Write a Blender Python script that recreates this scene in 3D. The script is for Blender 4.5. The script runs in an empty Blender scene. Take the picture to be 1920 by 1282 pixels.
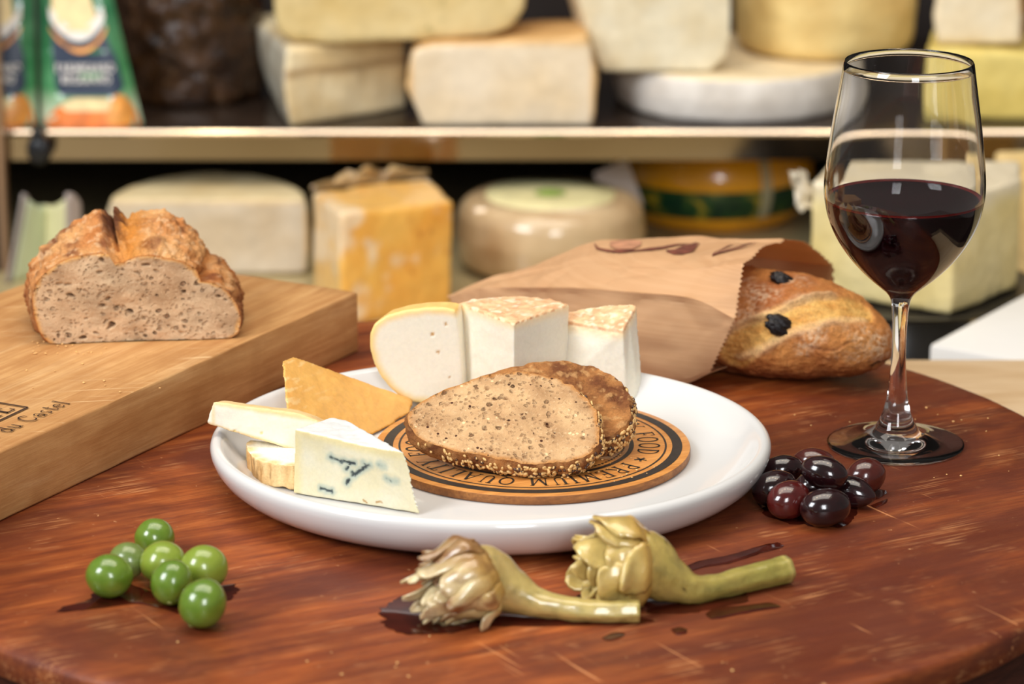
import bpy, bmesh, math, random
import numpy as np
from mathutils import Vector, Matrix, noise
from mathutils.bvhtree import BVHTree

scene = bpy.context.scene
COL = scene.collection
PI = math.pi

# ------------------------------------------------------------------ camera
F = 6000.0                      # focal length in pixels of the 1920 x 1282 frame
PIT = math.radians(16.46)
CAM = np.array([0.0, -1.785, 0.59])
cam_data = bpy.data.cameras.new('camera')
cam = bpy.data.objects.new('camera', cam_data)
COL.objects.link(cam)
cam.location = CAM
cam.rotation_euler = (PI / 2 - PIT, 0, 0)
cam_data.sensor_width = 36.0
cam_data.lens = F / 1920 * 36
cam_data.clip_start = 0.05
cam_data.dof.use_dof = True
cam_data.dof.focus_distance = 1.80
cam_data.dof.aperture_fstop = 7.0
scene.camera = cam

# ------------------------------------------------------------------ world, lights, exposure
world = bpy.data.worlds.new('shop_light')
scene.world = world
world.use_nodes = True
wb = world.node_tree.nodes['Background']
wb.inputs[0].default_value = (1.0, 0.93, 0.86, 1)
wb.inputs[1].default_value = 0.16


def area(name, loc, target, sx, sy, power, color):
    d = bpy.data.lights.new(name, 'AREA')
    d.shape = 'RECTANGLE'
    d.size, d.size_y = sx, sy
    d.energy = power
    d.color = color
    o = bpy.data.objects.new(name, d)
    COL.objects.link(o)
    o.location = loc
    o.rotation_euler = (Vector(target) - Vector(loc)).to_track_quat('-Z', 'Y').to_euler()
    return o


area('window_light', (-1.9, -1.45, 1.75), (0, 0.1, 0), 1.0, 1.2, 66, (0.92, 0.96, 1.0))
area('doorway_light', (0.5, -3.1, 1.45), (0.1, 0.6, -0.05), 0.7, 1.2, 44, (0.95, 0.97, 1.0))
area('ceiling_light', (-0.1, 0.0, 2.3), (-0.05, 0.25, 0), 2.4, 1.5, 46, (1.0, 0.93, 0.83))
for bx_, by_ in ((-0.75, -0.25), (-0.45, -0.05), (-0.15, 0.12), (0.2, 0.1), (0.5, -0.08), (0.8, -0.3)):
    d = bpy.data.lights.new('ceiling_bulb', 'POINT')
    d.energy = 2.2
    d.color = (1.0, 0.76, 0.46)
    d.shadow_soft_size = 0.035
    o = bpy.data.objects.new('ceiling_bulb', d)
    COL.objects.link(o)
    o.location = (bx_, by_, 1.75)
scene.view_settings.view_transform = 'Standard'
scene.view_settings.look = 'None'
scene.view_settings.gamma = 1
scene.view_settings.use_curve_mapping = False
scene.view_settings.exposure = 0.08

# ------------------------------------------------------------------ measuring helpers
RX = np.array([1.0, 0, 0])
FW = np.array([0, math.cos(PIT), -math.sin(PIT)])
UP = np.array([0, math.sin(PIT), math.cos(PIT)])


def ray(x, y):
    return FW + RX * ((x - 960) / F) + UP * ((641 - y) / F)


def U(x, y, z=0.0):
    """point at height z"""
    d = ray(x, y)
    return CAM + d * ((z - CAM[2]) / d[2])


def V(x, y, Y):
    """point at depth Y"""
    d = ray(x, y)
    return CAM + d * ((Y - CAM[1]) / d[1])


def L(r, g, b):
    f = lambda c: ((c / 255 + 0.055) / 1.055) ** 2.4 if c > 10 else c / 255 / 12.92
    return np.array([f(r), f(g), f(b)])


def lerp(a, b, t):
    return a + (b - a) * t


def clamp(t, a=0.0, b=1.0):
    return a if t < a else b if t > b else t


def sstep(a, b, t):
    t = clamp((t - a) / (b - a))
    return t * t * (3 - 2 * t)


def N1(p, s):
    return noise.noise(Vector((p[0] * s, p[1] * s, p[2] * s)))


def FB(p, s, o=4):
    return noise.fractal(Vector((p[0] * s, p[1] * s, p[2] * s)), 1.0, 2.0, o)


def VO(p, s):
    return noise.voronoi(Vector((p[0] * s, p[1] * s, p[2] * s)))[0]


# ------------------------------------------------------------------ object helpers
ROOT = {}


def tag(o, label=None, cat=None, group=None, kind=None):
    if label: o['label'] = label
    if cat: o['category'] = cat
    if group: o['group'] = group
    if kind: o['kind'] = kind
    return o


def thing(name, loc, label, cat, group=None, kind=None):
    o = bpy.data.objects.new(name, None)
    o.empty_display_size = 0.01
    COL.objects.link(o)
    o.location = loc
    ROOT[o.name] = np.array(loc, float)
    return tag(o, label, cat, group, kind)


def mk(name, verts, faces, mat, parent=None, smooth=True, cols=None, origin=None, angle=None, recalc=True):
    v = np.array(verts, float)
    if parent is not None:
        base = ROOT[parent.name]
    elif origin is not None:
        base = np.array(origin, float)
    else:
        base = np.array([(v[:, 0].min() + v[:, 0].max()) / 2, (v[:, 1].min() + v[:, 1].max()) / 2, v[:, 2].min()])
    me = bpy.data.meshes.new(name)
    me.from_pydata((v - base).tolist(), [], [list(map(int, f)) for f in faces])
    me.validate()
    if recalc:
        b_ = bmesh.new(); b_.from_mesh(me)
        bmesh.ops.recalc_face_normals(b_, faces=b_.faces)
        b_.to_mesh(me); b_.free()
    if smooth:
        me.polygons.foreach_set('use_smooth', [True] * len(me.polygons))
    if angle is not None:
        me.set_sharp_from_angle(angle=math.radians(angle))
    if cols is not None:
        a = me.color_attributes.new('Col', 'FLOAT_COLOR', 'POINT')
        c = np.ones((len(v), 4))
        c[:, :3] = cols
        a.data.foreach_set('color', c.ravel())
    me.materials.append(mat)
    o = bpy.data.objects.new(name, me)
    COL.objects.link(o)
    if parent is not None:
        o.parent = parent
    else:
        o.location = base
    ROOT[o.name] = base
    return o


def bm_arrays(bm):
    bm.verts.ensure_lookup_table()
    bm.verts.index_update()
    return np.array([v.co[:] for v in bm.verts]), [[v.index for v in f.verts] for f in bm.faces]


def bmo(name, bm, mat, parent=None, **k):
    v, f = bm_arrays(bm)
    bm.free()
    return mk(name, v, f, mat, parent, **k)


def add_box(bm, c, s, rot=None, bevel=0.0, seg=2):
    m = Matrix.Translation(Vector(c)) @ (rot or Matrix.Identity(4)) @ Matrix.Diagonal(Vector((*s, 1)))
    r = bmesh.ops.create_cube(bm, size=1.0, matrix=m)
    if bevel:
        es = list({e for v in r['verts'] for e in v.link_edges})
        bmesh.ops.bevel(bm, geom=es, offset=bevel, segments=seg, affect='EDGES', profile=0.5)


def lathe(prof, n=96, c=(0, 0, 0), sy=1.0):
    """profile [(r, z)], first and last may lie on the axis"""
    vs, fs, rows = [], [], []
    for r, z in prof:
        if r < 1e-7:
            rows.append([len(vs)])
            vs.append((c[0], c[1], c[2] + z))
        else:
            rows.append(list(range(len(vs), len(vs) + n)))
            for k in range(n):
                a = 2 * PI * k / n
                vs.append((c[0] + r * math.cos(a), c[1] + r * math.sin(a) * sy, c[2] + z))
    for A, B in zip(rows, rows[1:]):
        for k in range(n):
            k2 = (k + 1) % n
            if len(A) == 1:
                fs.append((A[0], B[k], B[k2]))
            elif len(B) == 1:
                fs.append((A[k], B[0], A[k2]))
            else:
                fs.append((A[k], B[k], B[k2], A[k2]))
    return vs, fs


def spl(pts, n):
    """Catmull-Rom through points"""
    P = np.array(pts, float)
    P = np.vstack([2 * P[0] - P[1], P, 2 * P[-1] - P[-2]])
    m = len(P) - 3
    out = []
    for k in range(n):
        t = k / (n - 1) * m
        i = min(int(t), m - 1)
        t -= i
        a, b, c, d = P[i:i + 4]
        out.append(0.5 * (2 * b + (c - a) * t + (2 * a - 5 * b + 4 * c - d) * t * t + (3 * b - a - 3 * c + d) * t ** 3))
    return np.array(out)


def grid_faces(rows, cols, wrap=False, off=0):
    fs = []
    for i in range(rows - 1):
        for j in range(cols if wrap else cols - 1):
            j2 = (j + 1) % cols
            fs.append((off + i * cols + j, off + i * cols + j2, off + (i + 1) * cols + j2, off + (i + 1) * cols + j))
    return fs


def tube(path, radii, n=12, cap=True):
    """loft circles along a path"""
    P = np.array(path, float)
    vs = []
    T = np.gradient(P, axis=0)
    ref = np.array([0, 0, 1.0])
    for p, t, r in zip(P, T, radii):
        t = t / (np.linalg.norm(t) + 1e-12)
        a = np.cross(ref, t)
        if np.linalg.norm(a) < 1e-3: a = np.cross([0, 1.0, 0], t)
        a /= np.linalg.norm(a)
        b = np.cross(t, a)
        for k in range(n):
            q = 2 * PI * k / n
            vs.append(p + r * (math.cos(q) * a + math.sin(q) * b))
    fs = grid_faces(len(P), n, True)
    if cap:
        fs.append(tuple(range(n))[::-1])
        fs.append(tuple(range(len(vs) - n, len(vs))))
    return vs, fs


def remesh(bm, voxel, smooth=4):
    """even dense surface of a closed solid -> vertices, faces, normals"""
    me = bpy.data.meshes.new('tmp')
    bm.to_mesh(me)
    bm.free()
    o = bpy.data.objects.new('tmp', me)
    COL.objects.link(o)
    m = o.modifiers.new('r', 'REMESH')
    m.mode = 'VOXEL'
    m.voxel_size = voxel
    if smooth:
        s = o.modifiers.new('s', 'SMOOTH')
        s.factor = 0.5
        s.iterations = smooth
    dg = bpy.context.evaluated_depsgraph_get()
    ev = o.evaluated_get(dg)
    e = ev.to_mesh()
    v = np.empty(len(e.vertices) * 3)
    e.vertices.foreach_get('co', v)
    nn = np.empty(len(e.vertices) * 3)
    e.vertex_normals.foreach_get('vector', nn)
    fs = [tuple(p.vertices) for p in e.polygons]
    ev.to_mesh_clear()
    bpy.data.objects.remove(o)
    bpy.data.meshes.remove(me)
    return v.reshape(-1, 3), fs, nn.reshape(-1, 3)


def hull(points, bevel=0.0):
    bm = bmesh.new()
    for p in points: bm.verts.new(Vector(p))
    r = bmesh.ops.convex_hull(bm, input=bm.verts)
    junk = list({g for g in r['geom_interior'] + r['geom_unused'] if isinstance(g, bmesh.types.BMVert)})
    if junk: bmesh.ops.delete(bm, geom=junk, context='VERTS')
    bmesh.ops.dissolve_limit(bm, angle_limit=0.02, verts=bm.verts, edges=bm.edges)
    if bevel:
        bmesh.ops.bevel(bm, geom=list(bm.edges), offset=bevel, segments=3, affect='EDGES', profile=0.6, clamp_overlap=True)
    return bm


def prism(front, back):
    """solid between two outlines of equal length"""
    bm = bmesh.new()
    a = [bm.verts.new(Vector(p)) for p in front]
    b = [bm.verts.new(Vector(p)) for p in back]
    bm.faces.new(a)
    bm.faces.new(b[::-1])
    n = len(a)
    for k in range(n):
        bm.faces.new((a[(k + 1) % n], a[k], b[k], b[(k + 1) % n]))
    bmesh.ops.recalc_face_normals(bm, faces=bm.faces)
    return bm


def solid(name, bm, mat, colfn, parent=None, voxel=0.001, smooth=4, disp=None, **k):
    """food body: remeshed solid with its own surface relief and colours; disp and colfn take (p, n)"""
    v, f, n = remesh(bm, voxel, smooth)
    if disp:
        d = np.array([disp(p, q) for p, q in zip(v, n)])
        w = v + n * d[:, None]
    else:
        w = v
    c = np.array([colfn(p, q) for p, q in zip(v, n)])
    return mk(name, w, f, mat, parent, cols=c, **k)


def hit(o, x, y):
    """point of an object's surface seen at a pixel of the photograph"""
    me = o.data
    base = ROOT[o.name]
    t = BVHTree.FromPolygons([Vector(v.co) + Vector(base) for v in me.vertices], [p.vertices[:] for p in me.polygons])
    r = t.ray_cast(Vector(CAM), Vector(ray(x, y)).normalized())
    return np.array(r[0]) if r[0] is not None else None


# ------------------------------------------------------------------ materials
class Mt:
    def __init__(s, name, rough=0.5, spec=0.5):
        s.m = bpy.data.materials.new(name)
        s.m.use_nodes = True
        s.nt = s.m.node_tree
        s.b = s.nt.nodes['Principled BSDF']
        s.b.inputs['Roughness'].default_value = rough
        s.b.inputs['Specular IOR Level'].default_value = spec
        s.tc = None

    def n(s, t, **k):
        x = s.nt.nodes.new(t)
        for a, b in k.items(): setattr(x, a, b)
        return x

    def put(s, sock, v):
        if hasattr(v, 'is_linked') or isinstance(v, bpy.types.NodeSocket):
            s.nt.links.new(v, sock)
        else:
            if sock.type == 'RGBA' and len(v) == 3: v = (*v, 1)
            sock.default_value = v

    def co(s, rot=(0, 0, 0), scale=(1, 1, 1), loc=(0, 0, 0)):
        if s.tc is None: s.tc = s.n('ShaderNodeTexCoord')
        m = s.n('ShaderNodeMapping')
        # rotate first, then stretch
        r = s.n('ShaderNodeMapping')
        r.inputs['Rotation'].default_value = rot
        s.nt.links.new(s.tc.outputs['Object'], r.inputs[0])
        m.inputs['Scale'].default_value = scale
        m.inputs['Location'].default_value = loc
        s.nt.links.new(r.outputs[0], m.inputs[0])
        return m.outputs[0]

    def noise(s, scale, detail=3, rough=0.55, vec=None, dist=0.0):
        x = s.n('ShaderNodeTexNoise')
        x.inputs['Scale'].default_value = scale
        x.inputs['Detail'].default_value = detail
        x.inputs['Roughness'].default_value = rough
        x.inputs['Distortion'].default_value = dist
        s.nt.links.new(vec if vec is not None else s.co(), x.inputs['Vector'])
        return x.outputs['Fac']

    def voro(s, scale, vec=None, feature='F1', rnd=1.0):
        x = s.n('ShaderNodeTexVoronoi', feature=feature)
        x.inputs['Scale'].default_value = scale
        x.inputs['Randomness'].default_value = rnd
        s.nt.links.new(vec if vec is not None else s.co(), x.inputs['Vector'])
        return x.outputs['Distance']

    def ramp(s, fac, stops):
        x = s.n('ShaderNodeValToRGB')
        e = x.color_ramp.elements
        while len(e) < len(stops): e.new(0.5)
        for q, (p, c) in zip(e, stops):
            q.position = p
            q.color = (*c, 1) if hasattr(c, '__len__') else (c, c, c, 1)
        s.nt.links.new(fac, x.inputs[0])
        return x.outputs[0]

    def mix(s, fac, a, b, mode='MIX'):
        x = s.n('ShaderNodeMix', data_type='RGBA', blend_type=mode)
        s.put(x.inputs[0], fac)
        s.put(x.inputs[6], a)
        s.put(x.inputs[7], b)
        return x.outputs[2]

    def math(s, op, a, b=0.0):
        x = s.n('ShaderNodeMath', operation=op)
        s.put(x.inputs[0], a)
        s.put(x.inputs[1], b)
        return x.outputs[0]

    def attr(s):
        x = s.n('ShaderNodeAttribute', attribute_name='Col')
        return x.outputs['Color']

    def bump(s, h, dist=0.0005, strength=1.0):
        x = s.n('ShaderNodeBump')
        x.inputs['Strength'].default_value = strength
        x.inputs['Distance'].default_value = dist
        s.nt.links.new(h, x.inputs['Height'])
        if s.b.inputs['Normal'].is_linked:
            s.nt.links.new(s.b.inputs['Normal'].links[0].from_socket, x.inputs['Normal'])
        s.nt.links.new(x.outputs[0], s.b.inputs['Normal'])
        return s

    def base(s, v):
        s.put(s.b.inputs['Base Color'], v)
        return s

    def set(s, **k):
        for a, v in k.items():
            s.put(s.b.inputs[a.replace('_', ' ')], v)
        return s

    def sss(s, w, r, col=(1, 0.75, 0.5)):
        s.b.inputs['Subsurface Weight'].default_value = w
        s.b.inputs['Subsurface Radius'].default_value = col
        s.b.inputs['Subsurface Scale'].default_value = r
        return s


def plain(name, col, rough=0.5, spec=0.5, nscale=None, amt=0.25, bump=None, **k):
    m = Mt(name, rough, spec)
    if nscale:
        f = m.noise(nscale, 4)
        m.base(m.ramp(f, [(0.3, np.array(col) * (1 - amt)), (0.7, np.minimum(np.array(col) * (1 + amt), 1))]))
    else:
        m.base(tuple(col))
    if bump: m.bump(m.noise(bump[0], 4), bump[1])
    if k: m.set(**k)
    return m.m


def wood(name, ang, stretch, light, mid, dark, rough, bumpd=0.0003, scale=1.0, tilt=(0, 0)):
    m = Mt(name, rough, 0.4)
    vec = m.co((tilt[0], tilt[1], ang), (stretch[0] * scale, stretch[1] * scale, stretch[2] * scale))
    f1 = m.noise(1.0, 6, 0.62, vec, 0.6)
    vec2 = m.co((tilt[0], tilt[1], ang), (stretch[0] * scale * 2.3, stretch[1] * scale * 6, stretch[2] * scale * 6))
    f2 = m.noise(1.0, 4, 0.7, vec2)
    c = m.ramp(f1, [(0.25, dark), (0.5, mid), (0.78, light)])
    c = m.mix(m.ramp(f2, [(0.35, 0.55), (0.62, 0.0)]), c, dark)
    m.base(c)
    m.bump(f2, bumpd)
    return m


def crumb_mat(name, sc, stretch=(1, 1, 1), deep=0.35, seeds=False):
    """open bread crumb: vertex colour, small pores and a few larger holes"""
    m = Mt(name, 0.8, 0.2)
    c = m.attr()
    nz = m.n('ShaderNodeTexNoise')
    nz.inputs['Scale'].default_value = sc * 0.6
    nz.inputs['Detail'].default_value = 3
    co = m.co((0.2, 0.35, 0.1), stretch)
    m.nt.links.new(co, nz.inputs['Vector'])
    sc_ = m.n('ShaderNodeVectorMath', operation='SCALE')
    m.nt.links.new(nz.outputs['Color'], sc_.inputs[0])
    sc_.inputs['Scale'].default_value = 1.6 / sc
    ad = m.n('ShaderNodeVectorMath', operation='ADD')
    m.nt.links.new(co, ad.inputs[0]); m.nt.links.new(sc_.outputs[0], ad.inputs[1])
    w = ad.outputs[0]
    v1 = m.voro(sc, w)
    v2 = m.voro(sc * 0.42, w)
    k1 = m.ramp(m.noise(sc * 0.25, 3), [(0.35, 0.0), (0.6, 1.0)])
    k2 = m.ramp(m.noise(sc * 0.16, 2), [(0.46, 0.0), (0.6, 1.0)])
    p1 = m.math('MULTIPLY', m.ramp(v1, [(0.12, 1.0), (0.42, 0.0)]), k1)
    p2 = m.math('MULTIPLY', m.ramp(v2, [(0.15, 1.0), (0.27, 0.0)]), k2)
    c = m.mix(m.math('MULTIPLY', p1, 0.5), c, L(146, 100, 66))
    c = m.mix(m.math('MULTIPLY', p2, 0.75), c, L(112, 72, 46))
    c = m.mix(m.ramp(m.noise(sc * 1.7, 4, 0.7), [(0.56, 0.0), (0.72, 0.5)]), c, L(240, 214, 176))
    if seeds:
        v3 = m.voro(sc * 0.62, m.co((0.5, 0.2, 0.9), (1, 1, 1), (3, 1, 2)))
        k3 = m.ramp(m.noise(sc * 0.3, 2, 0.5, m.co((0, 0, 0), (1, 1, 1), (5, 2, 1))), [(0.56, 0.0), (0.58, 1.0)])
        c = m.mix(m.math('MULTIPLY', m.ramp(v3, [(0.17, 1.0), (0.22, 0.0)]), k3), c, L(78, 46, 32))
        k4 = m.ramp(m.noise(sc * 0.3, 2, 0.5, m.co((0, 0, 0), (1, 1, 1), (9, 4, 1))), [(0.58, 0.0), (0.6, 1.0)])
        c = m.mix(m.math('MULTIPLY', m.ramp(v3, [(0.2, 1.0), (0.26, 0.0)]), k4), c, L(236, 208, 160))
    m.base(c)
    m.bump(m.math('SUBTRACT', 1.0, p1), 0.0011)
    m.bump(m.math('SUBTRACT', 1.0, p2), 0.0028)
    m.bump(m.noise(sc * 2.5, 4, 0.7), 0.0007)
    return m.m


def painted(name, rough=0.6, spec=0.4, grain=None, gdark=0.75, bump=None, sss=None, **k):
    """per-vertex colour with a fine grain on top"""
    m = Mt(name, rough, spec)
    c = m.attr()
    if grain:
        f = m.noise(grain, 4, 0.65)
        c = m.mix(1.0, c, m.ramp(f, [(0.32, gdark), (0.62, 1.0)]), 'MULTIPLY')
    m.base(c)
    if bump:
        for sc, d in bump: m.bump(m.noise(sc, 5, 0.6), d)
    if sss: m.sss(*sss)
    if k: m.set(**k)
    return m.m

# ================================================================== structure
WOODISH = plain('shop_floor', L(70, 60, 52), 0.5, nscale=6)
bm = bmesh.new(); add_box(bm, (0, 0.2, -0.965), (5, 5, 0.03))
tag(bmo('floor', bm, WOODISH, smooth=False), kind='structure')
DARKWALL = plain('dark_wall', L(30, 20, 16), 0.7, nscale=5, amt=0.35)
bm = bmesh.new(); add_box(bm, (0, 1.47, 0.1), (3.2, 0.04, 2.1))
tag(bmo('wall_back', bm, DARKWALL, smooth=False), kind='structure')

# the pale counter the round table top lies on
mt = wood('counter_wood', 0.0, (9, 60, 60), L(236, 212, 178), L(226, 197, 158), L(204, 168, 124), 0.5, 0.0001)
COUNTER = mt.m
ct = thing('shop_counter', (0, 0.03, -0.95), 'pale wooden counter seen behind the round table at the right', 'counter')
bm = bmesh.new(); add_box(bm, (0.0, 0.0735, -0.055), (0.86, 0.467, 0.03), bevel=0.003)
bmo('worktop', bm, COUNTER, ct, angle=40)
bm = bmesh.new(); add_box(bm, (0.0, 0.07, -0.51), (0.80, 0.42, 0.88))
bmo('body', bm, plain('counter_body', L(120, 96, 74), 0.6, nscale=4), ct, smooth=False)

# round table top
TC = np.array([-0.0113, -0.0696]); TR = 0.3455
m = Mt('red_brown_table', 0.42, 0.45)
g1 = m.noise(1.0, 7, 0.66, m.co((0, 0, -0.5), (11, 110, 110)), 0.15)
g2 = m.noise(1.0, 5, 0.7, m.co((0, 0, -0.47), (30, 520, 520)))
big = m.noise(1.0, 5, 0.62, m.co((0, 0, -0.5), (6, 12, 12)), 0.5)
col = m.ramp(g1, [(0.25, L(88, 38, 18)), (0.42, L(134, 62, 26)), (0.58, L(166, 86, 36)), (0.78, L(200, 120, 62))])
col = m.mix(m.ramp(big, [(0.36, 0.0), (0.6, 0.9)]), col, L(88, 36, 19))
col = m.mix(m.ramp(g2, [(0.32, 0.5), (0.5, 0.0)]), col, L(84, 34, 17))
# worn, light scratches
sc1 = m.noise(1.0, 3, 0.6, m.co((0, 0, -0.5), (26, 520, 520), (3, 1, 0)))
sc2 = m.noise(26.0, 3, 0.6)
scr = m.math('MULTIPLY', m.ramp(sc1, [(0.50, 0.0), (0.66, 1.0)]), m.ramp(sc2, [(0.52, 0.0), (0.70, 1.0)]))
col = m.mix(m.math('MULTIPLY', scr, 0.5), col, L(226, 160, 104))
sc3 = m.noise(1.0, 2, 0.5, m.co((0, 0, 1.0), (10, 300, 300), (7, 3, 0)))
scr2 = m.math('MULTIPLY', m.ramp(sc3, [(0.66, 0.0), (0.70, 1.0)]), m.ramp(m.noise(14.0, 2), [(0.55, 0.0), (0.6, 1.0)]))
col = m.mix(m.math('MULTIPLY', scr2, 0.55), col, L(220, 150, 96))
dirt = m.noise(160.0, 3, 0.7)
col = m.mix(m.ramp(dirt, [(0.70, 0.0), (0.76, 0.6)]), col, L(214, 160, 110))
m.base(col)
m.set(Roughness=m.ramp(m.noise(11.0, 5), [(0.3, 0.30), (0.7, 0.55)]))
m.bump(g2, 0.00025)
m.bump(m.noise(60.0, 4), 0.0004)
TABLE = m.m
TZ = -0.04
table = thing('round_table_top', (TC[0], TC[1], TZ), 'round worn reddish brown wooden table top carrying the food', 'table')
prof = [(0, 0)] + [(TR * k / 24, 0) for k in range(1, 24)] + [(TR - 0.004, 0), (TR - 0.0012, -0.0012), (TR, -0.004), (TR - 0.0004, -0.0155), (TR - 0.0015, -0.017), (0, -0.017)]
v, f = lathe(prof, 192, (TC[0], TC[1], 0))
v = [(p[0], p[1], p[2] + (0.0006 * N1(p, 40) if math.hypot(p[0] - TC[0], p[1] - TC[1]) > TR - 0.006 else 0)) for p in v]
mk('top', v, f, TABLE, table, angle=50)
prof = [(0, -0.017), (TR - 0.003, -0.017), (TR - 0.0042, -0.018), (TR - 0.0045, -0.039), (TR - 0.006, -0.04), (0, -0.04)]
v, f = lathe(prof, 192, (TC[0], TC[1], 0))
mk('edge_band', v, f, wood('dark_table_edge', 0, (20, 20, 160), L(104, 52, 34), L(72, 34, 22), L(44, 20, 14), 0.45).m, table, angle=50)

# ---- shelving behind
SZ = float(V(960, 246, 1.0)[2])          # upper shelf surface
LZ = -0.16                               # lower shelf surface
shelf = thing('display_shelving', (0, 1.2, -0.95), 'dark display shelving with steel shelf edge holding the blurred cheeses', 'shelf')
m = Mt('shelf_board', 0.12, 0.6)
m.base(m.ramp(m.noise(9, 4), [(0.3, L(28, 20, 16)), (0.7, L(54, 42, 34))]))
SHELF = m.m
bm = bmesh.new(); add_box(bm, (0.1, 1.223, SZ - 0.012), (2.0, 0.44, 0.024), bevel=0.001)
bmo('upper_board', bm, SHELF, shelf, angle=40)
STEEL = plain('polished_steel', L(206, 190, 172), 0.10, Metallic=1.0)
zb = float(V(960, 300, 1.0)[2])
v = []
pf = [(1.003, SZ + 0.001), (0.9985, SZ + 0.001), (0.997, SZ - 0.001), (1.0, SZ - 0.0045), (1.0, zb), (1.003, zb)]
for x in (-0.9, 1.1): v += [(x, a, b) for a, b in pf]
k = len(pf)
mk('steel_edge', v, [(i, (i + 1) % k, k + (i + 1) % k, k + i) for i in range(k)] + [tuple(range(k))[::-1], tuple(range(k, 2 * k))], STEEL, shelf, smooth=False)
m = Mt('pale_lower_shelf', 0.25, 0.5)
m.base(m.ramp(m.noise(5, 3), [(0.3, L(172, 154, 112)), (0.7, L(192, 176, 134))]))
bm = bmesh.new(); add_box(bm, (0.1, 0.93, LZ - 0.012), (2.0, 1.03, 0.024), bevel=0.001)
bmo('lower_board', bm, m.m, shelf, angle=40)
bm = bmesh.new(); add_box(bm, (0.1, 0.93, -0.56), (1.96, 0.98, 0.776))
bmo('base_cabinet', bm, plain('cabinet_dark', L(40, 32, 28), 0.6), shelf, smooth=False)
bm = bmesh.new(); add_box(bm, (0.1, 1.436, 0.1), (2.0, 0.02, 1.4))
bmo('back_panel', bm, DARKWALL, shelf, smooth=False)
pxl = float(V(6, 400, 0.985)[0])
bm = bmesh.new(); add_box(bm, (pxl - 0.032, 0.985, 0.15), (0.06, 0.02, 0.62), bevel=0.002)
bmo('upright', bm, plain('upright_dark', L(22, 20, 24), 0.35), shelf, angle=40)
bm = bmesh.new(); add_box(bm, (pxl + 0.001, 0.985, 0.15), (0.006, 0.021, 0.62), bevel=0.001)
bmo('upright_edge', bm, plain('upright_brass', L(150, 118, 90), 0.35), shelf, angle=40)
# clip knob on the steel edge
c = V(74, 280, 0.985)
kn = thing('shelf_clip', tuple(c - [0, 0, 0.015]), 'black round clip on the steel shelf edge below the green packs', 'clip')
v, f = lathe([(0, -0.009), (0.007, -0.009), (0.0105, -0.006), (0.0115, 0), (0.0105, 0.005), (0.008, 0.0075), (0, 0.008)], 24)
v = np.array(v); v = np.c_[v[:, 0], v[:, 2], v[:, 1] * 1.25] + c
mk('knob', v, f, plain('black_plastic', L(18, 20, 26), 0.35), kn)
bm = bmesh.new(); add_box(bm, c + np.array([0, 0.0, 0.016]), (0.010, 0.024, 0.008), bevel=0.002)
bmo('jaw', bm, plain('black_jaw', L(22, 23, 28), 0.4), kn)

# ================================================================== lettering
def arc(cx, cy, rx, ry, a0, a1, n=14):
    return [(cx + rx * math.cos(math.radians(a0 + (a1 - a0) * k / n)), cy + ry * math.sin(math.radians(a0 + (a1 - a0) * k / n))) for k in range(n + 1)]


def sf(x, y, w=0.14):
    return ([(x - w, y), (x + w, y)], 0.05)


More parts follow.
